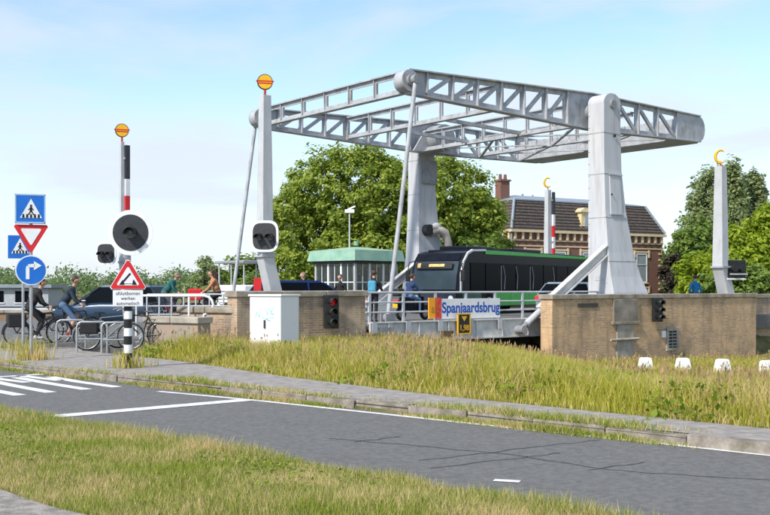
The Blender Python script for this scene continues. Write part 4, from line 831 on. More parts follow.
# ------------------------------------------------------------------ cars
def car(loc, rz, m, label, L_=4.2, W_=1.76, H_=1.46):
    r = empty('car', loc, rz, label=label, cat='car'); hw = W_/2
    st = [(-L_/2, .80, .38, .80), (-L_/2+.12, .92, .24, .90), (-1.3, 1.0, .20, .93), (.3, 1.0, .20, .93), (1.2, .98, .20, .88), (L_/2-.25, .92, .22, .76), (L_/2, .78, .34, .60)]
    rings = []
    for x, w, zb_, zt in st:
        w *= hw; rings.append([(x, -w*.93, zb_), (x, w*.93, zb_), (x, w, zb_+.25), (x, w*.99, zt-.12), (x, w*.90, zt), (x, -w*.90, zt), (x, -w*.99, zt-.12), (x, -w, zb_+.25)])
    MB().loft(rings, True).build('body', m, r)
    b = MB(); c0 = [(-L_/2+.18, .88), (1.25, .86)]; c1_ = [(-1.35, H_), (.25, H_-.02)]
    gl = lambda x, w, z: [(x[0], -w, z), (x[1], -w, z), (x[1], w, z), (x[0], w, z)]
    rg = [gl((-L_/2+.20, 1.30), hw*.89, .86), gl((-L_/2+.38, .85), hw*.84, 1.10), gl((-L_/2+.62, .35), hw*.74, H_-.06)]
    MB().loft(rg).build('glasshouse', M_glassd, r, bevel=.03)
    MB().loft([gl((-L_/2+.60, .37), hw*.75, H_-.075), gl((-L_/2+.68, .25), hw*.70, H_)]).build('roof', m, r, bevel=.02)
    for s in (-1, 1):
        for (xa, xb) in ((-L_/2+.22, -L_/2+.62), (1.26, .36), (-.25, -.25)): MB().bar((xa, s*hw*.885, .87), (xb, s*hw*.755, H_-.07), .06, .05).build('pillar', m, r)
    for x in (-1.28, 1.30):
        for s in (-1, 1):
            w = empty('wheel', (x, s*(hw-.10), .31)); w.parent = r; MB().cyl((0, -.10, 0), (0, .10, 0), .31, n=24).build('tyre', M_tyre, w, bevel=.02); MB().cyl((0, s*.06, 0), (0, s*.108, 0), .2, n=20).build('rim', M_rim, w)
            MB().ring((x, s*(hw*.99-.01), .33), (0, 1, 0), .345, .028, 24, 5).build('wheel_arch', M_dark, r)
    for s in (-1, 1):
        MB().box(-L_/2-.01, -L_/2+.14, s*hw*.70-.12, s*hw*.70+.12, .62, .84).build('tail_lamp', M_taillamp, r, bevel=.02); MB().box(L_/2-.16, L_/2-.02, s*hw*.6-.16, s*hw*.6+.16, .55, .68).build('headlight', M_lensgrey, r, bevel=.02)
        MB().box(.75, .92, s*(hw*.93)-.02+s*.1, s*(hw*.93)+.02+s*.1, .90, 1.02).build('mirror', m, r, bevel=.03)
    MB().box(-L_/2-.03, -L_/2+.01, -.26, .26, .46, .58).build('number_plate', M_yellow, r); MB().box(-L_/2-.04, -L_/2+.2, -hw*.85, hw*.85, .26, .42).build('bumper', M_dark, r, bevel=.04)
    return r
car(atZ(117, 36.5, .12)+Vector((0, 0, 0)), R(172), mat('steel_blue_car_paint', (.016, .04, .075), .25, .3, .1, 3, spec=.6), 'dark blue car behind the cyclist and warning signpost', 4.3, 1.8, 1.55)
car(atZ(303, 34.6, .36), ANG, mat('deep_blue_car_paint', (.008, .025, .13), .3, .2, .1, 3), 'dark blue car whose roof shows above the abutment wall', 4.1, 1.76, 1.46)
car(B(1.5, 2.6, .39), ANG, mat('silver_blue_car_paint', (.33, .40, .47), .3, .5, .1, 3), 'silver hatchback with red tail lamp beside the green bus', 4.0, 1.74, 1.42)

# ------------------------------------------------------------------ the bus
bth = R(54); bus = empty('city_bus', (3.13, 43.5, ZDECK-.01), bth, label='black and green city bus crossing the bridge', cat='bus')
BL, BWd, BH = 13.4, 2.5, 2.86
side = [(.18, .32), (.0, .55), (.0, 1.1), (.10, 1.75), (.30, 2.35), (.62, 2.70), (1.1, 2.80), (13.0, 2.80), (13.32, 2.6), (13.4, 2.2), (13.4, .5), (13.3, .32)]
MB().prism(side, 'y', .02, BWd-.02).build('body', M_busblack, bus, bevel=.06)
# lower green skirt panels from behind the front axle
for (a, c) in ((3.25, 4.6), (4.62, 6.0), (6.02, 7.55), (8.85, 10.4), (10.42, 11.9), (11.92, 13.3)):
    for y in ((-.012, .02), (BWd-.02, BWd+.012)): MB().box(a, c, *y, .36, .98).build('side_panel', M_busgreen, bus, bevel=.01)
MB().box(.35, 1.95, -.010, .02, .36, .98).build('side_panel', mat('dark_green_panel', (.012, .11, .07), .3, 0, .2, 2), bus, bevel=.01)
# windows along the sides
xs = [1.0, 2.3, 3.7, 5.1, 6.5, 7.9, 9.3, 10.6, 11.8, 13.0]
for a, c in zip(xs[:-1], xs[1:]):
    for y in ((-.012, .018), (BWd-.018, BWd+.012)): MB().box(a+.03, c-.03, *y, 1.05, 2.28).build('window', M_glassd, bus, bevel=.02)
for x in (3.7, 6.5): MB().box(x-.015, x+.015, -.03, -.013, .5, 2.2).build('door_seal', M_metal, bus)
# green roof edge and white front swoosh
b = MB(); b.prism([(2.3, 2.68), (13.0, 2.68), (13.0, 2.80), (2.3, 2.86)], 'y', -.02, .14); b.build('roof_edge', M_busgreen, bus, bevel=.03)
MB().box(1.3, 13.0, .141, BWd-.10, 2.79, 2.88).build('roof_cover', M_busblack, bus, bevel=.03)
sw = [(.20, 1.02), (.22, 1.75), (.42, 2.30), (.78, 2.68), (1.2, 2.82), (2.3, 2.86)]
b = MB()
for p, q in zip(sw[:-1], sw[1:]): b.bar((p[0], .0, p[1]), (q[0], .0, q[1]), .09, .09, (0, 1, 0))
b.build('white_trim', M_white, bus)
MB().box(1.6, 4.0, .5, 2.0, 2.88, 3.05).build('roof_unit', M_busblack, bus, bevel=.05)
MB().box(6.0, 8.6, .5, 2.0, 2.88, 3.05).build('roof_unit', M_busblack, bus, bevel=.05)
# windscreen, follows the raked front
ws = [(-.012, 1.1), (.088, 1.75), (.288, 2.33)]
b = MB(); b.loft([[(x, .12, z), (x, BWd-.12, z), (x+.01, BWd-.12, z), (x+.01, .12, z)] for x, z in ws]); b.build('windscreen', M_glassb, bus)
MB().prism([(.27, 2.36), (.52, 2.64), (.57, 2.62), (.32, 2.34)], 'y', .15, BWd-.15).build('front_brow', M_busblack, bus)
dp = empty('destination_display', (.10, 0, 2.14)); dp.parent = bus; dp.rotation_euler = (0, R(18), 0)
MB().box(-.012, .0, .35, 2.25, -.14, .16).build('display_panel', M_black, dp); MB().box(-.018, -.0125, .75, 1.55, -.05, .07).build('display_text', M_amber, dp); MB().box(-.018, -.0125, 1.98, 2.15, -.09, .11).build('route_number', M_amber, dp)
MB().box(-.03, .02, .1, BWd-.1, .40, .95).build('front_panel', mat('dark_front_panel', (.02, .03, .05), .3, 0, .2, 2), bus, bevel=.03)
for y in (.35, 2.15): MB().cyl((-.05, y, .72), (.0, y, .72), .12, n=18).build('headlight', M_white, bus)
for y, s in ((-.18, -1), (BWd+.18, 1)): MB().box(.05, .16, y-.1, y+.1, 1.45, 1.95).build('mirror', M_dark, bus, bevel=.03)
b = MB(); b.tube([(.3, .05, 2.35), (.1, -.1, 2.3), (.1, -.18, 1.95)], .025, 6); b.tube([(.3, BWd-.05, 2.35), (.1, BWd+.1, 2.3), (.1, BWd+.18, 1.95)], .025, 6); b.build('mirror_arm', M_dark, bus)
for x in (2.65, 8.2):
    for y, s in ((.02, -1), (BWd-.02, 1)):
        w = empty('wheel', (x, y-s*.14, .48)); w.parent = bus; MB().cyl((0, -.14, 0), (0, .14, 0), .48, n=28).build('tyre', M_tyre, w, bevel=.03); MB().cyl((0, s*.10, 0), (0, s*.17, 0), .28, n=22).build('rim', M_rim, w)
        MB().ring((x, y, .5), (0, 1, 0), .56, .03, 26, 6).build('wheel_arch', M_dark, bus)
for x in (4.0, 5.2, 6.8, 9.0): MB().tube([(x, -.02, 1.1), (x+.05, -.03, 1.7), (x-.12, -.025, 2.2)], .02, 6).build('grab_pole', M_metal, bus)

# ------------------------------------------------------------------ bridge keeper's cabin
KZ = 57.5; kk = empty('bridge_cabin', ((355-385)/1015*KZ, KZ, -.15), R(45), label='glazed bridge keeper cabin with green copper roof before the big tree', cat='cabin'); S = 3.45
MB().box(0, S, 0, S, -.3, 1.35).build('base_wall', M_white, kk)
for i in range(4):
    t = .06 + i*(S-.12)/3
    for (x, y) in ((t, .06), (.06, t), (t, S-.06), (S-.06, t)): MB().box(x-.07, x+.07, y-.07, y+.07, 1.352, 3.1).build('corner_post' if i in (0, 3) else 'mullion', M_white, kk)
for i in range(3):
    a = .06 + i*(S-.12)/3 + .08; c = .06+(i+1)*(S-.12)/3-.08
    for k, bx_ in enumerate(((a, c, .03, .05), (a, c, S-.05, S-.03), (.03, .05, a, c), (S-.05, S-.03, a, c))): MB().box(*bx_, 1.36, 3.08).build('pane', M_glassk, kk)
    m_ = (a+c)/2
    for bx_ in ((m_-.02, m_+.02, .0, .029), (.0, .029, m_-.02, m_+.02)): MB().box(*bx_, 1.36, 3.08).build('glazing_bar', M_white, kk)
for bx_ in ((.1, S-.1, .0, .028), (.0, .028, .1, S-.1)): MB().box(*bx_, 2.0, 2.05).build('transom', M_white, kk)
MB().box(-.12, S+.12, -.12, S+.12, 3.102, 3.25).build('eaves_board', M_darkgrey, kk)
rk = lambda o, z: [(-o, -o, z), (S+o, -o, z), (S+o, S+o, z), (-o, S+o, z)]
rf = MB().loft([rk(.34, 3.252), rk(.22, 3.86)]).build('roof_fascia', M_copper, kk, bevel=.03); MB().loft([rk(.22, 3.862), rk(-1.45, 4.10)]).build('roof_top', M_copperl, kk)
MB().cyl((1.73, 1.73, 4.2), (1.73, 1.73, 4.45), .14, n=12).build('roof_vent', M_copper, rf)
mk = atZ(349.5, 61.5, 0); ms = empty('camera_mast', mk, 0, label='thin white mast with camera head rising behind the green cabin roof', cat='mast'); MB().cyl((0, 0, -.3), (0, 0, 6.1), .06, .045, n=10).build('pole', M_post, ms); MB().box(-.28, .3, -.1, .1, 6.08, 6.3).build('camera_head', M_white, ms, bevel=.03); MB().bar((-.1, 0, 6.3), (.35, 0, 6.5), .1, .1).build('camera_arm', M_white, ms)

# ------------------------------------------------------------------ brick house
HD = Vector((.854, .52, 0)).normalized(); HZ = 86.0; H0 = Vector(((512-385)/1015*HZ, HZ, 0)); hr = empty('brick_house', H0, math.atan2(HD.y, HD.x), label='brick house with cream bands and mansard roof behind the bus', cat='house'); HL, HW = 17.9, 13.0; HC = 6.5
MB().box(0, HL, 0, HW, -.4, HC-.25).build('wall', M_brickh, hr)
for nm, z0, z1, o in (('cornice', HC-.22, HC, .28), ('frieze_band', HC-.95, HC-.83, .06), ('string_course', HC-1.42, HC-1.30, .05)): MB().box(-o, HL+o, -o, HW+o, z0, z1).build(nm, M_cream, hr)
for i in range(22):
    t = .25 + i*.83; MB().box(t-.11, t+.11, -.18, -.0, HC-.82, HC-.222).build('corbel', M_cream, hr) if t < HL else None
for i in range(8): t = .25+i*.83; MB().box(-.18, -.0, t-.11, t+.11, HC-.82, HC-.222).build('corbel', M_cream, hr)
def hwin(t, w, z0, z1, face='f'):
    f = empty('window', (t, 0, 0) if face == 'f' else (0, t, 0), 0 if face == 'f' else R(-90)); f.parent = hr
    if face != 'f': f.rotation_euler = (0, 0, R(-90))
    MB().box(-w/2, w/2, -.02, .06, z0, z1).build('pane', M_glasswin, f)
    b = MB()
    for a in ((-w/2-.06, -w/2+.04, z0, z1), (w/2-.04, w/2+.06, z0, z1), (-w/2, w/2, z1-.06, z1+.04), (-w/2, w/2, z0-.05, z0+.05), (-w/2, w/2, z0+(z1-z0)*.62-.03, z0+(z1-z0)*.62+.03)): b.box(a[0], a[1], -.06, -.021, a[2], a[3])
    b.build('frame', M_white, f); MB().box(-w/2-.12, w/2+.12, -.16, .0, z0-.16, z0-.052).build('sill', M_cream, f)
    b = MB(); b.box(-w/2-.35, w/2+.35, -.075, -.0, z1+.1, z1+.26); b.box(-w/2-.38, -w/2-.2, -.09, -.0, z1-.35, z1+.34); b.box(w/2+.2, w/2+.38, -.09, -.0, z1-.35, z1+.34); b.build('lintel', M_cream, f)
for t in (2.3, 5.3, 8.6, 11.6, 15.2): hwin(t, 1.25, 2.05, 4.65)
for t in (2.3, 5.3, 8.6, 11.6, 15.2): hwin(t, 1.25, -.1, 1.4) if t > 14 else None
for t in (2.5, 6.0): hwin(-t, 1.25, 2.05, 4.65, 's') if False else None
for k in range(9): MB().box(HL-.5, HL+.04, -.05, .0, .2+k*.55, .38+k*.55).build('quoin', M_cream, hr)
for k in range(9): MB().box(13.2, 13.9, -.05, .0, .2+k*.55, .38+k*.55).build('quoin', M_cream, hr) if k % 2 else None
def rr_(i, z): return [(i, i, z), (HL-i, i, z), (HL-i, HW-i, z), (i, HW-i, z)]
rf = MB().loft([rr_(-.18, HC+.002), rr_(.5, HC+1.4), rr_(1.15, HC+2.62)]).build('roof', M_tile, hr)
MB().loft([rr_(1.08, HC+2.622), rr_(1.08, HC+2.72)]).build('roof_edge', M_zinc, rf); MB().loft([rr_(1.12, HC+2.722), [(4.0, 4.6, HC+3.42), (HL-4, 4.6, HC+3.42), (HL-4, HW-4.6, HC+3.42), (4.0, HW-4.6, HC+3.42)]]).build('roof_top', M_zinc, rf)
for cx, cy in ((0, 0), (HL, 0)):
    s = 1 if cx == 0 else -1; MB().tube([(cx-s*.18, -.18, HC+.05), (cx+s*.5, .5, HC+1.4), (cx+s*1.12, 1.12, HC+2.66)], .13, 8).build('hip_flashing', M_zinc, rf)
# rows of roof tiles as raised courses
for k in range(9):
    t = (k+.5)/9; z = HC+.05+2.5*t; i = np.interp(z, [HC, HC+1.4, HC+2.62], [-.18, .5, 1.15])-.02; b = MB(); b.bar((i, i, z), (HL-i, i, z), .10, .045); b.bar((HL-i, i, z), (HL-i, HW-i, z), .10, .045); b.bar((i, i, z), (i, HW-i, z), .10, .045); b.build('tile_course', M_tile, rf)
def dormer(t):
    d = empty('dormer', (t, 0, HC)); d.parent = hr; M_dor = mat('dormer_cream', (.72, .58, .32), .6)
    MB().box(-.75, .75, .05, 1.6, .05, 1.75).build('dormer_wall', M_dor, d); MB().box(-.9, .9, -.08, 1.7, 1.752, 1.9).build('dormer_roof', M_cream, d); MB().prism([(-.8, 1.901), (.8, 1.901), (.45, 2.15), (-.45, 2.15)], 'y', -.02, 1.6).build('pediment', M_cream, d); MB().box(-.38, .38, .0, .049, .35, 1.55).build('pane', M_glasswin, d)
    for s in (-1, 1): MB().box(s*.75-.18*(s < 0), s*.75+.18*(s > 0), .0, .2, .05, .6).build('scroll', M_dor, d)
dormer(8.6); dormer(3.0) if False else None
ch = MB(); ch.box(1.6, 2.6, 3.6, 4.4, HC+2.0, HC+4.5); cho = ch.build('chimney', M_brickh, hr); MB().box(1.5, 2.7, 3.5, 4.5, HC+4.502, HC+4.66).build('chimney_cap', M_brickh, cho)
for x in (1.85, 2.4): MB().cyl((x, 4.0, HC+4.66), (x, 4.0, HC+5.15), .17, .14, n=10).build('chimney_pot', M_brickh, cho)
MB().cyl((-.08, -.05, 0), (-.08, -.05, HC-.3), .07, n=8).build('downpipe', M_zinc, hr)
for x, h_ in ((6.0, .35), (7.2, .3)): MB().cyl((x, 6, HC+3.3), (x, 6, HC+3.4+h_), .1, n=8).build('roof_vent', M_zinc, rf)

# ------------------------------------------------------------------ boats and far things on the left
bt = empty('canal_boat', B(-6.9, 17.2, -1.5), ANG+PI/2, label='white boat with flat grey canopy roof waiting behind the bridge', cat='boat')
hull = []
for x, w, z in ((-4.5, .75, 1.35), (-3.8, 1.15, 1.25), (0, 1.4, 1.15), (3.0, 1.25, 1.25), (4.4, .7, 1.45), (5.2, .12, 1.6)): hull.append([(x, -w*.7, -.3), (x, w*.7, -.3), (x, w, z), (x, -w, z)])
MB().loft(hull).build('hull', M_white, bt); MB().box(-1.9, .9, -.8, .8, 1.15, 3.2).build('deckhouse', M_white, bt, bevel=.08)
for x in (-1.7, -.8, .1): MB().box(x, x+.7, -.812, -.801, 2.1, 2.8).build('window', M_glassd, bt)
for x in (-1.7, -.5, .7):
    for y in (-.7, .7): MB().cyl((x, y, 3.2), (x, y, 4.25), .035, n=8).build('canopy_post', M_post, bt)
MB().box(-1.9, .9, -.85, .85, 4.25, 4.38).build('canopy_roof', M_metal, bt, bevel=.03)
hb = empty('houseboat', (-29.5, 62, -.6), R(4), label='long low white houseboat with dark roof at the far left', cat='houseboat')
MB().box(0, 9.0, 0, 4, -.5, 1.0).build('hull', mat('hull_dark', (.05, .06, .08), .5), hb); MB().box(.3, 8.7, .2, 3.8, 1.002, 2.15).build('cabin_wall', mat('houseboat_white', (.40, .42, .44), .5), hb); MB().box(.05, 8.95, -.1, 4.1, 2.152, 2.36).build('roof', M_zinc, hb)
for k in range(5): w = MB().box(.7+k*1.5, 1.5+k*1.5, .17, .199, 1.25, 1.95).build('window', M_glassd, hb); MB().box(.64+k*1.5, 1.56+k*1.5, .15, .19, 1.18, 1.245).build('sill', M_white, w)
MB().box(0, 9.0, -.05, -.001, .55, .9).build('rubbing_strake', M_white, hb)

# ------------------------------------------------------------------ vegetation
def leaves(centers, size, seed, aspect=.6, flat=.35, jit=.35, outw=None):
    g = np.random.default_rng(seed); n = len(centers); nrm = g.normal(size=(n, 3)); nrm[:, 2] = np.abs(nrm[:, 2])+flat
    if outw is not None: nrm += outw*1.3
    nrm /= np.linalg.norm(nrm, axis=1, keepdims=True)
    t = g.normal(size=(n, 3)); t -= nrm*(t*nrm).sum(1, keepdims=True); t /= np.linalg.norm(t, axis=1, keepdims=True); b = np.cross(nrm, t); s = size*(1+jit*g.normal(size=(n, 1))).clip(.4, 1.8)
    v = np.stack([centers-t*s, centers+b*s*aspect*.9-t*s*.1+nrm*s*.12, centers+t*s, centers-b*s*aspect*.9-t*s*.1+nrm*s*.12], 1).reshape(-1, 3); return v
def tree(name, loc, trunk_h, lobes, nclump, per, clump_r, leaf, lm, label, seed, cat='tree', bark=None, trunk_r=.22, group=None, cscale=(1, 1, .8)):
    """lobes: (cx, cy, cz, rx, ry, rz) ellipsoids; clumps of leaves fill their outer shells"""
    g = np.random.default_rng(seed); r = empty(name, loc, 0, label=label, cat=cat, group=group); C = []; lob = np.array(lobes, float); vol = lob[:, 3]*lob[:, 4]+lob[:, 5]*lob[:, 3]; pick = g.choice(len(lob), nclump, p=vol/vol.sum())
    d = g.normal(size=(nclump, 3)); d /= np.linalg.norm(d, axis=1, keepdims=True); rad = g.uniform(.45, 1.05, (nclump, 1))**.6; cc = lob[pick, :3] + d*rad*lob[pick, 3:]
    sz = g.uniform(.6, 1.35, nclump)
    pts = []; ow = []
    for i in range(nclump):
        p = g.normal(size=(per, 3)); p /= np.linalg.norm(p, axis=1, keepdims=True); p *= (g.uniform(0, 1, (per, 1))**.45)*clump_r*sz[i]; p *= np.array(cscale); pts.append(cc[i]+p); ow.append(p/(clump_r*sz[i]) + d[i]*.7)
    pts = np.concatenate(pts); v = leaves(pts, leaf, seed+1, outw=np.concatenate(ow)); n = len(pts); idx = np.arange(n*4)
    o = bpy.data.objects.new('crown', fastmesh('crown', v, np.full(n, 4), idx, lm)); COL.objects.link(o); o.parent = r
    top = lob[:, 2].max(); b = MB(); b.tube([(0, 0, -.4), (.05, .03, trunk_h*.5), (0, .05, trunk_h), (.1, 0, trunk_h+(top-trunk_h)*.7)], [trunk_r*1.35, trunk_r, trunk_r*.85, trunk_r*.25], 10); to = b.build('trunk', bark or M_bark, r)
    for i in g.choice(nclump, min(14, nclump), replace=False):
        e = cc[i]; s0 = Vector((0, 0, trunk_h*g.uniform(.7, 1.05))); m_ = s0.lerp(Vector(e), .5)+Vector((0, 0, .4)); MB().tube([s0, m_, Vector(e)], [trunk_r*.45, trunk_r*.28, trunk_r*.08], 6).build('limb', bark or M_bark, to)
    return r
LM1 = leafmat('broad_leaf_green', [(.11, .18, .018), (.26, .35, .04), (.48, .53, .11)], .5)
LM2 = leafmat('dark_leaf_green', [(.09, .16, .03), (.19, .29, .055), (.31, .39, .09)], .5)
LM3 = leafmat('bright_leaf_green', [(.14, .22, .012), (.30, .41, .025), (.50, .56, .07)], .55)
LM4 = leafmat('grey_leaf_green', [(.14, .20, .08), (.31, .38, .16), (.48, .53, .26)], .55)
LM5 = leafmat('copper_leaf', [(.02, .015, .015), (.05, .035, .03), (.06, .06, .03)], .25)
Zt = 73.
tree('broadleaf_tree', atZ(352, Zt, -.3), 2.4, [(.3, 0, 8.0, 5.3, 4.5, 4.1), (-2.6, 0, 5.6, 3.9, 4, 3.6), (3.2, 0, 6.6, 4.3, 4, 4.6), (-3.6, -1, 3.2, 2.4, 3, 2.0), (1.5, -2, 3.8, 4.2, 3, 2.6)], 800, 110, .72, .135, LM1, 'big light green tree behind the green-roofed cabin', 21, trunk_r=.33)
tree('broadleaf_tree', atZ(441, 77, -.3), 2.4, [(0.3, 0, 7.6, 3.9, 4, 4.4), (2.4, 0, 5.6, 3.2, 3, 3.2), (-1.0, 0, 4.5, 3.4, 3, 3)], 460, 110, .72, .135, LM1, 'green tree right of the far tower, partly hiding the house', 22, trunk_r=.3)
tree('shrub', atZ(478, 72, -.3), .8, [(0, 0, 3.3, 2.3, 2, 2.6), (1.6, 0, 2.6, 1.5, 1.5, 2)], 70, 75, .7, .17, LM2, 'leafy shrub behind the bus roof by the house corner', 23, cat='shrub', trunk_r=.12)
# right side trees
tree('poplar_tree', atZ(709, 98, -.3), 3, [(0, 0, 6.0, 2.9, 2.6, 4.6), (.4, 0, 10.0, 2.0, 2, 3.4)], 260, 80, .85, .17, LM4, 'tall grey-green poplar left of the white barrier post', 31, bark=M_bark2, cscale=(.8, .8, 1.15))
tree('poplar_tree', atZ(731, 96, -.3), 3, [(0, 0, 7.2, 2.0, 2, 6.0), (.1, 0, 11.2, 1.0, 1, 2.6)], 210, 80, .75, .17, LM4, 'tallest poplar just right of the white barrier post', 32, bark=M_bark2, cscale=(.7, .7, 1.25))
tree('poplar_tree', atZ(754, 97, -.3), 3, [(0, 0, 6.8, 1.5, 1.6, 5.8), (0, 0, 10.6, .8, .8, 2.6)], 160, 80, .7, .17, LM4, 'slim poplar nearest the right picture edge', 33, bark=M_bark2, cscale=(.7, .7, 1.25))
tree('broadleaf_tree', atZ(693, 92, -.3), 2, [(0, 0, 4.6, 2.2, 2.4, 3.4), (-.9, 0, 3.2, 1.6, 2, 2.6)], 190, 85, .8, .17, LM2, 'dark green tree right of the house end', 34)
tree('broadleaf_tree', atZ(763, 66, -.3), 2, [(0, 0, 3.4, 3.0, 2.6, 3.3), (1.2, 0, 5.4, 1.8, 1.8, 2.0)], 280, 85, .7, .15, LM3, 'bright green tree behind the dark signal board', 35)
tree('shrub', atZ(716, 70, -.3), 1, [(0, 0, 2.4, 2.6, 2, 2.3), (-1.3, 0, 1.8, 1.2, 1.5, 1.7)], 130, 75, .65, .16, LM3, 'bright green bush behind the white barrier post foot', 36, cat='shrub', trunk_r=.12)
tree('shrub', atZ(672, 90, -.3), .8, [(0, 0, 2.4, .9, 1.0, 2.4)], 36, 70, .6, .16, LM5, 'dark copper-leaved bush at the house end', 37, cat='shrub', trunk_r=.12)
tree('shrub', atZ(745, 62, -.3), .8, [(0, 0, 1.7, 2.6, 1.5, 1.6)], 90, 75, .6, .15, LM2, 'green hedge bush below the dark signal board', 38, cat='shrub', trunk_r=.1)
tree('young_tree', atZ(204, 70, -.3), 1.6, [(0, 0, 3.0, .9, .9, 1.1), (0, 0, 1.9, 1.2, 1.1, .9)], 34, 45, .5, .14, LM4, 'small young tree standing behind the tan-jacketed rider', 39, trunk_r=.08)
tree('shrub', atZ(245, 80, -.3), .8, [(0, 0, 2.3, 2.2, 2, 1.9), (-2.2, 0, 1.8, 1.6, 1.5, 1.5)], 90, 65, .7, .17, LM2, 'dark green bush behind the boat canopy', 40, cat='shrub', trunk_r=.1)
for k, (px, zt_) in enumerate(((537, 10.6), (560, 10.4), (578, 10.8))): tree('broadleaf_tree', atZ(px, 118, -.3), 4, [(0, 0, zt_-2.4, 2.1, 2, 2.6)], 60, 60, .9, .2, LM2, ('left', 'middle', 'right')[k]+' treetop showing above the house roof', 41+k)
# far wood along the left horizon
def stuff_leaves(name, pts, size, lm, label, seed, cat='trees'):
    v = leaves(pts, size, seed); n = len(pts); o = bpy.data.objects.new(name, fastmesh(name, v, np.full(n, 4), np.arange(n*4), lm)); COL.objects.link(o); return tag(o, label, cat, None, 'stuff')
pts = []; g = np.random.default_rng(5)
for k in range(520):
    px = g.uniform(-160, 320); Z = g.uniform(170, 215); h_ = (3.2 + 1.2*math.sin(px*.11) + .8*math.sin(px*.29+1)) * g.uniform(.25, 1.0); c = np.array([(px-385)/1015*Z, Z, h_]); p = g.normal(size=(80, 3))*np.array([1.1, 1.1, .65]); pts.append(c+p)
for k in range(150):
    px = g.uniform(690, 900); Z = g.uniform(120, 140); h_ = g.uniform(0, 5); c = np.array([(px-385)/1015*Z, Z, h_]); pts.append(c+g.normal(size=(45, 3))*np.array([1.0, 1, .8]))
stuff_leaves('far_trees', np.concatenate(pts), .26, leafmat('hazed_leaf_green', [(.11, .19, .07), (.18, .26, .10), (.25, .32, .14)], .4), 'distant line of trees along the horizon', 6)  # leaf greens lightened so the colour itself carries the distance haze

# grass
def blades(P, H, Wd, lean, seed, seg=2):
    g = np.random.default_rng(seed); n = len(P); a = g.uniform(0, 2*PI, n); side = np.stack([np.cos(a), np.sin(a), np.zeros(n)], 1); a2 = g.uniform(0, 2*PI, n); le = np.stack([np.cos(a2), np.sin(a2), np.zeros(n)], 1)*(H*lean*g.uniform(.1, 1, n))[:, None]; up = np.array([0, 0, 1.])
    w = Wd[:, None]*side
    if seg == 1:
        v = np.stack([P-w, P+w, P+le+up*H[:, None]], 1).reshape(-1, 3); return v, np.full(n, 3), np.arange(n*3)
    mid = P+le*.35+up*(H*.6)[:, None]; tip = P+le+up*H[:, None]
    v = np.stack([P-w, P+w, mid+w*.75, mid-w*.75, tip], 1).reshape(-1, 3); base = np.arange(n)[:, None]*5; f = np.concatenate([base+np.array([[0, 1, 2, 3]]), base+np.array([[3, 2, 4]])], 1).ravel(); return v, np.tile([4, 3], n), f
def pnoise(x, y, s, seed):
    g = np.random.default_rng(seed); o = np.zeros_like(x)
    for k in range(7): a = g.uniform(0, 2*PI); f = s*g.uniform(.6, 2.2); o += np.sin((x*math.cos(a)+y*math.sin(a))*f+g.uniform(0, 6))
    return o/7
LG = leafmat('tall_grass', [(.28, .31, .03), (.48, .46, .055), (.68, .60, .15)], .5, .55, (.74, .58, .28), .47, .68)
LGs = leafmat('verge_grass', [(.17, .25, .02), (.30, .36, .04), (.46, .46, .09)], .45, .8, (.72, .57, .29), .45, .63)
LSeed = leafmat('grass_seed_heads', [(.34, .25, .12), (.46, .33, .17), (.40, .24, .14)], .3)
# tall grass on the bank
def bank_points(n, seed, near_pow):
    g = np.random.default_rng(seed); Y = 10.2 + (38-10.2)*g.uniform(0, 1, n*4)**near_pow; X = Y*g.uniform(-.40, .56, n*4); r = X*RD.x+Y*RD.y; nn_ = X*RN.x+Y*RN.y; dx, dy = X-T0.x, Y-T0.y; u = dx*UX.x+dy*UX.y; v = dx*VX.x+dy*VX.y
    s = nn_-back_n(r) + .12*pnoise(X, Y, 3, 3)
    ok = (s > 0) & ~((v > -3.75) & (u < -14.8)) & ~((v > -2.3) & (u > -5.6)) & ~((u > -14.9) & (u < -5.5) & (v > -2.0)) & ~((Y > 25.5+.0*X) & (X < -3.6) & (v > -4.1))
    lx = np.where((X < -6.6) & (Y > 22), False, True) | ((X > -8.2) & (Y < 27) & (Y > 24.2) & (g.uniform(0, 1, n*4) < .35)); ok &= lx
    ok &= ~((X > -3.6) & (X < -1.9) & (Y > 24.3) & (Y < 25.9))
    X, Y, s = X[ok][:n], Y[ok][:n], s[ok][:n]; return X, Y, s
X, Y, s = bank_points(215000, 61, .75); Zg = ground_z(X, Y); cl = pnoise(X, Y, 1.6, 8); hg = (.13+.33*sstep(0, 1.4, s))*(1+.35*cl)*rng.uniform(.55, 1.2, len(X)); wd = .0042+.00028*Y*rng.uniform(.6, 1.3, len(X))
v, fn, ix = blades(np.stack([X, Y, Zg-.02], 1), hg, wd, .55, 62); o = bpy.data.objects.new('tall_grass', fastmesh('tall_grass', v, fn, ix, LG)); COL.objects.link(o); tag(o, 'tall yellow-green grass on the bank before the bridge', 'grass', None, 'stuff')
X, Y, s = bank_points(9000, 63, .8); Zg = ground_z(X, Y); kp = (s > .7) & (pnoise(X, Y, .7, 9) > .05); X, Y, s, Zg = X[kp], Y[kp], s[kp], Zg[kp]; n = len(X); hs = rng.uniform(.45, .72, n); P = np.stack([X, Y, Zg], 1)
a = rng.uniform(0, 2*PI, n); le = np.stack([np.cos(a)*.12, np.sin(a)*.12, np.zeros(n)], 1); sd_ = np.stack([-np.sin(a), np.cos(a), np.zeros(n)], 1); T = P+le+np.array([0, 0, 1])*hs[:, None]
wst = (.0022+.00012*Y)[:, None]*sd_; wh = (.010+.0004*Y)[:, None]*sd_; dz = np.array([0, 0, 1.]); low = P+le*.8+dz*(hs*.84)[:, None]
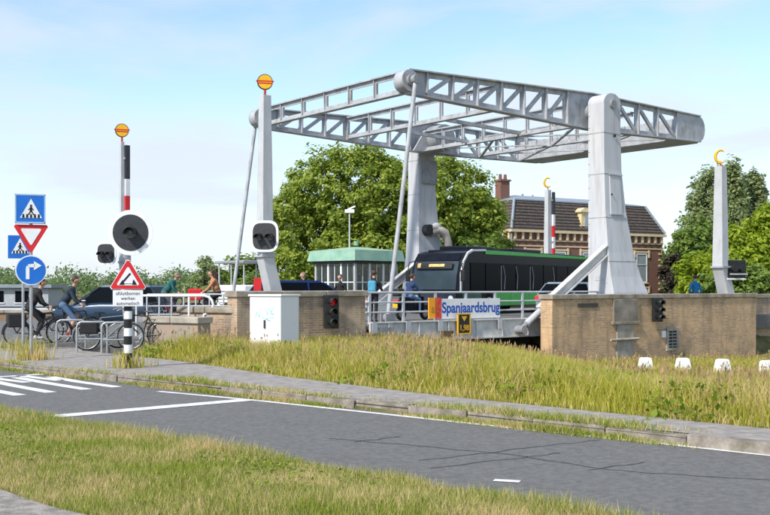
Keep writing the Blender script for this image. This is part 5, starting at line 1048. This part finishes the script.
v = np.stack([P-wst, P+wst, low+wst*.8, low-wst*.8, low, low+wh+dz*.04, T, low-wh+dz*.04], 1).reshape(-1, 3); base = np.arange(n)[:, None]*8; ix = np.concatenate([base+np.array([[0, 1, 2, 3]]), base+np.array([[4, 5, 6, 7]])], 1).ravel()
o = bpy.data.objects.new('grass_seed_stalks', fastmesh('grass_seed_stalks', v, np.full(2*n, 4), ix, LSeed)); COL.objects.link(o); tag(o, 'tan seed stalks standing among the tall bank grass', 'grass', None, 'stuff')
# short verge in the foreground
g = np.random.default_rng(71); n = 500000; Y = 6.6+(15.5-6.6)*g.uniform(0, 1, n)**.8; X = Y*g.uniform(-.52, .52, n); nn_ = X*RN.x+Y*RN.y; edge = 6.52+.10*pnoise(X, Y, 4, 4); ok = (nn_ > 3.93+.10*pnoise(X, Y, 5, 6)) & (nn_ < edge); X, Y, nn_ = X[ok], Y[ok], nn_[ok]
Zg = ground_z(X, Y); cl = pnoise(X, Y, 2.4, 12); ed = 1+.35*sstep(6.1, 6.5, nn_); hg = (.075*(1+.6*cl)*ed).clip(.02, .3)*rng.uniform(.5, 1.4, len(X)); wd = .0022+.00022*Y*rng.uniform(.6, 1.4, len(X))
v, fn, ix = blades(np.stack([X, Y, np.maximum(Zg, -.06)-.01], 1), hg, wd, .8, 72, 1); o = bpy.data.objects.new('verge_grass', fastmesh('verge_grass', v, fn, ix, LGs)); COL.objects.link(o); tag(o, 'short dry grass verge along the near road edge', 'grass', None, 'stuff')
# weeds in the gutter and along the kerb
g = np.random.default_rng(81); n = 76000; r = g.uniform(-24, 15, n); nn_ = np.where(g.uniform(0, 1, n) < .75, g.normal(10.26, .075, n), g.normal(10.62, .10, n)); X = r*RD.x+nn_*RN.x; Y = r*RD.y+nn_*RN.y; dens = pnoise(X, Y, 1.3, 14)+.25*pnoise(X, Y, 5, 15); ok = (dens > g.uniform(-.30, .55, n)) & (nn_ > 10.06) & (nn_ < 10.9); X, Y, nn_, dens = X[ok], Y[ok], nn_[ok], dens[ok]
zg = np.where(nn_ < 10.32, ROADZ, np.where(nn_ < 10.5, 0, -.01)); hg = (.05+.09*np.clip(dens, 0, 1))*rng.uniform(.5, 1.4, len(X)); wd = .003+.0003*Y
v, fn, ix = blades(np.stack([X, Y, zg-.005], 1), hg, wd, .9, 82, 1); o = bpy.data.objects.new('gutter_weeds', fastmesh('gutter_weeds', v, fn, ix, LGs)); COL.objects.link(o); tag(o, 'patchy weeds growing in the gutter along the kerb', 'weeds', None, 'stuff')
# tufts round posts and the rack
pts = []; g = np.random.default_rng(91)
for p, k, rad in ((S1, 260, .22), (S3, 160, .22), (S2, 200, .3)):
    q_ = np.stack([p.x+g.normal(size=k)*rad, p.y+g.normal(size=k)*rad, np.zeros(k)], 1); pts.append(q_)
pts = np.concatenate(pts); v, fn, ix = blades(pts, g.uniform(.1, .45, len(pts)), np.full(len(pts), .009), .5, 92); o = bpy.data.objects.new('grass_tufts', fastmesh('grass_tufts', v, fn, ix, LG)); COL.objects.link(o); tag(o, 'grass tufts growing round the foot of the sign posts', 'grass', None, 'stuff')

# broad-leaved weeds on the bank and clover patches in the verge
X, Y, s = bank_points(2600, 101, .8); kp = pnoise(X, Y, 1.1, 19) > .12; X, Y, s = X[kp], Y[kp], s[kp]; Zg = ground_z(X, Y); g = np.random.default_rng(102); pts = []
for x, y, z, q_ in zip(X, Y, Zg, s):
    k = 16; hgt = min(.42, .12+.25*q_); pts.append(np.stack([x+g.normal(size=k)*.10, y+g.normal(size=k)*.10, z+g.uniform(.03, hgt, k)], 1))
stuff_leaves('bank_weeds', np.concatenate(pts), .045, leafmat('weed_leaf', [(.11, .18, .012), (.20, .28, .02), (.30, .36, .04)], .4), 'broad-leaved green weeds among the tall bank grass', 103, 'weeds')
g = np.random.default_rng(111); n = 30000; Y = 6.8+(14-6.8)*g.uniform(0, 1, n); X = Y*g.uniform(-.42, .42, n); nn_ = X*RN.x+Y*RN.y; ok = (nn_ > 4.0) & (nn_ < 6.4) & (pnoise(X, Y, 2.2, 21) > .20); X, Y = X[ok], Y[ok]; Zg = ground_z(X, Y)
stuff_leaves('verge_clover', np.stack([X, Y, Zg+g.uniform(.01, .07, len(X))], 1), .016, leafmat('clover_leaf', [(.13, .21, .02), (.22, .30, .03), (.30, .36, .06)], .35), 'low clover and broad leaves in the near verge', 112, 'weeds')
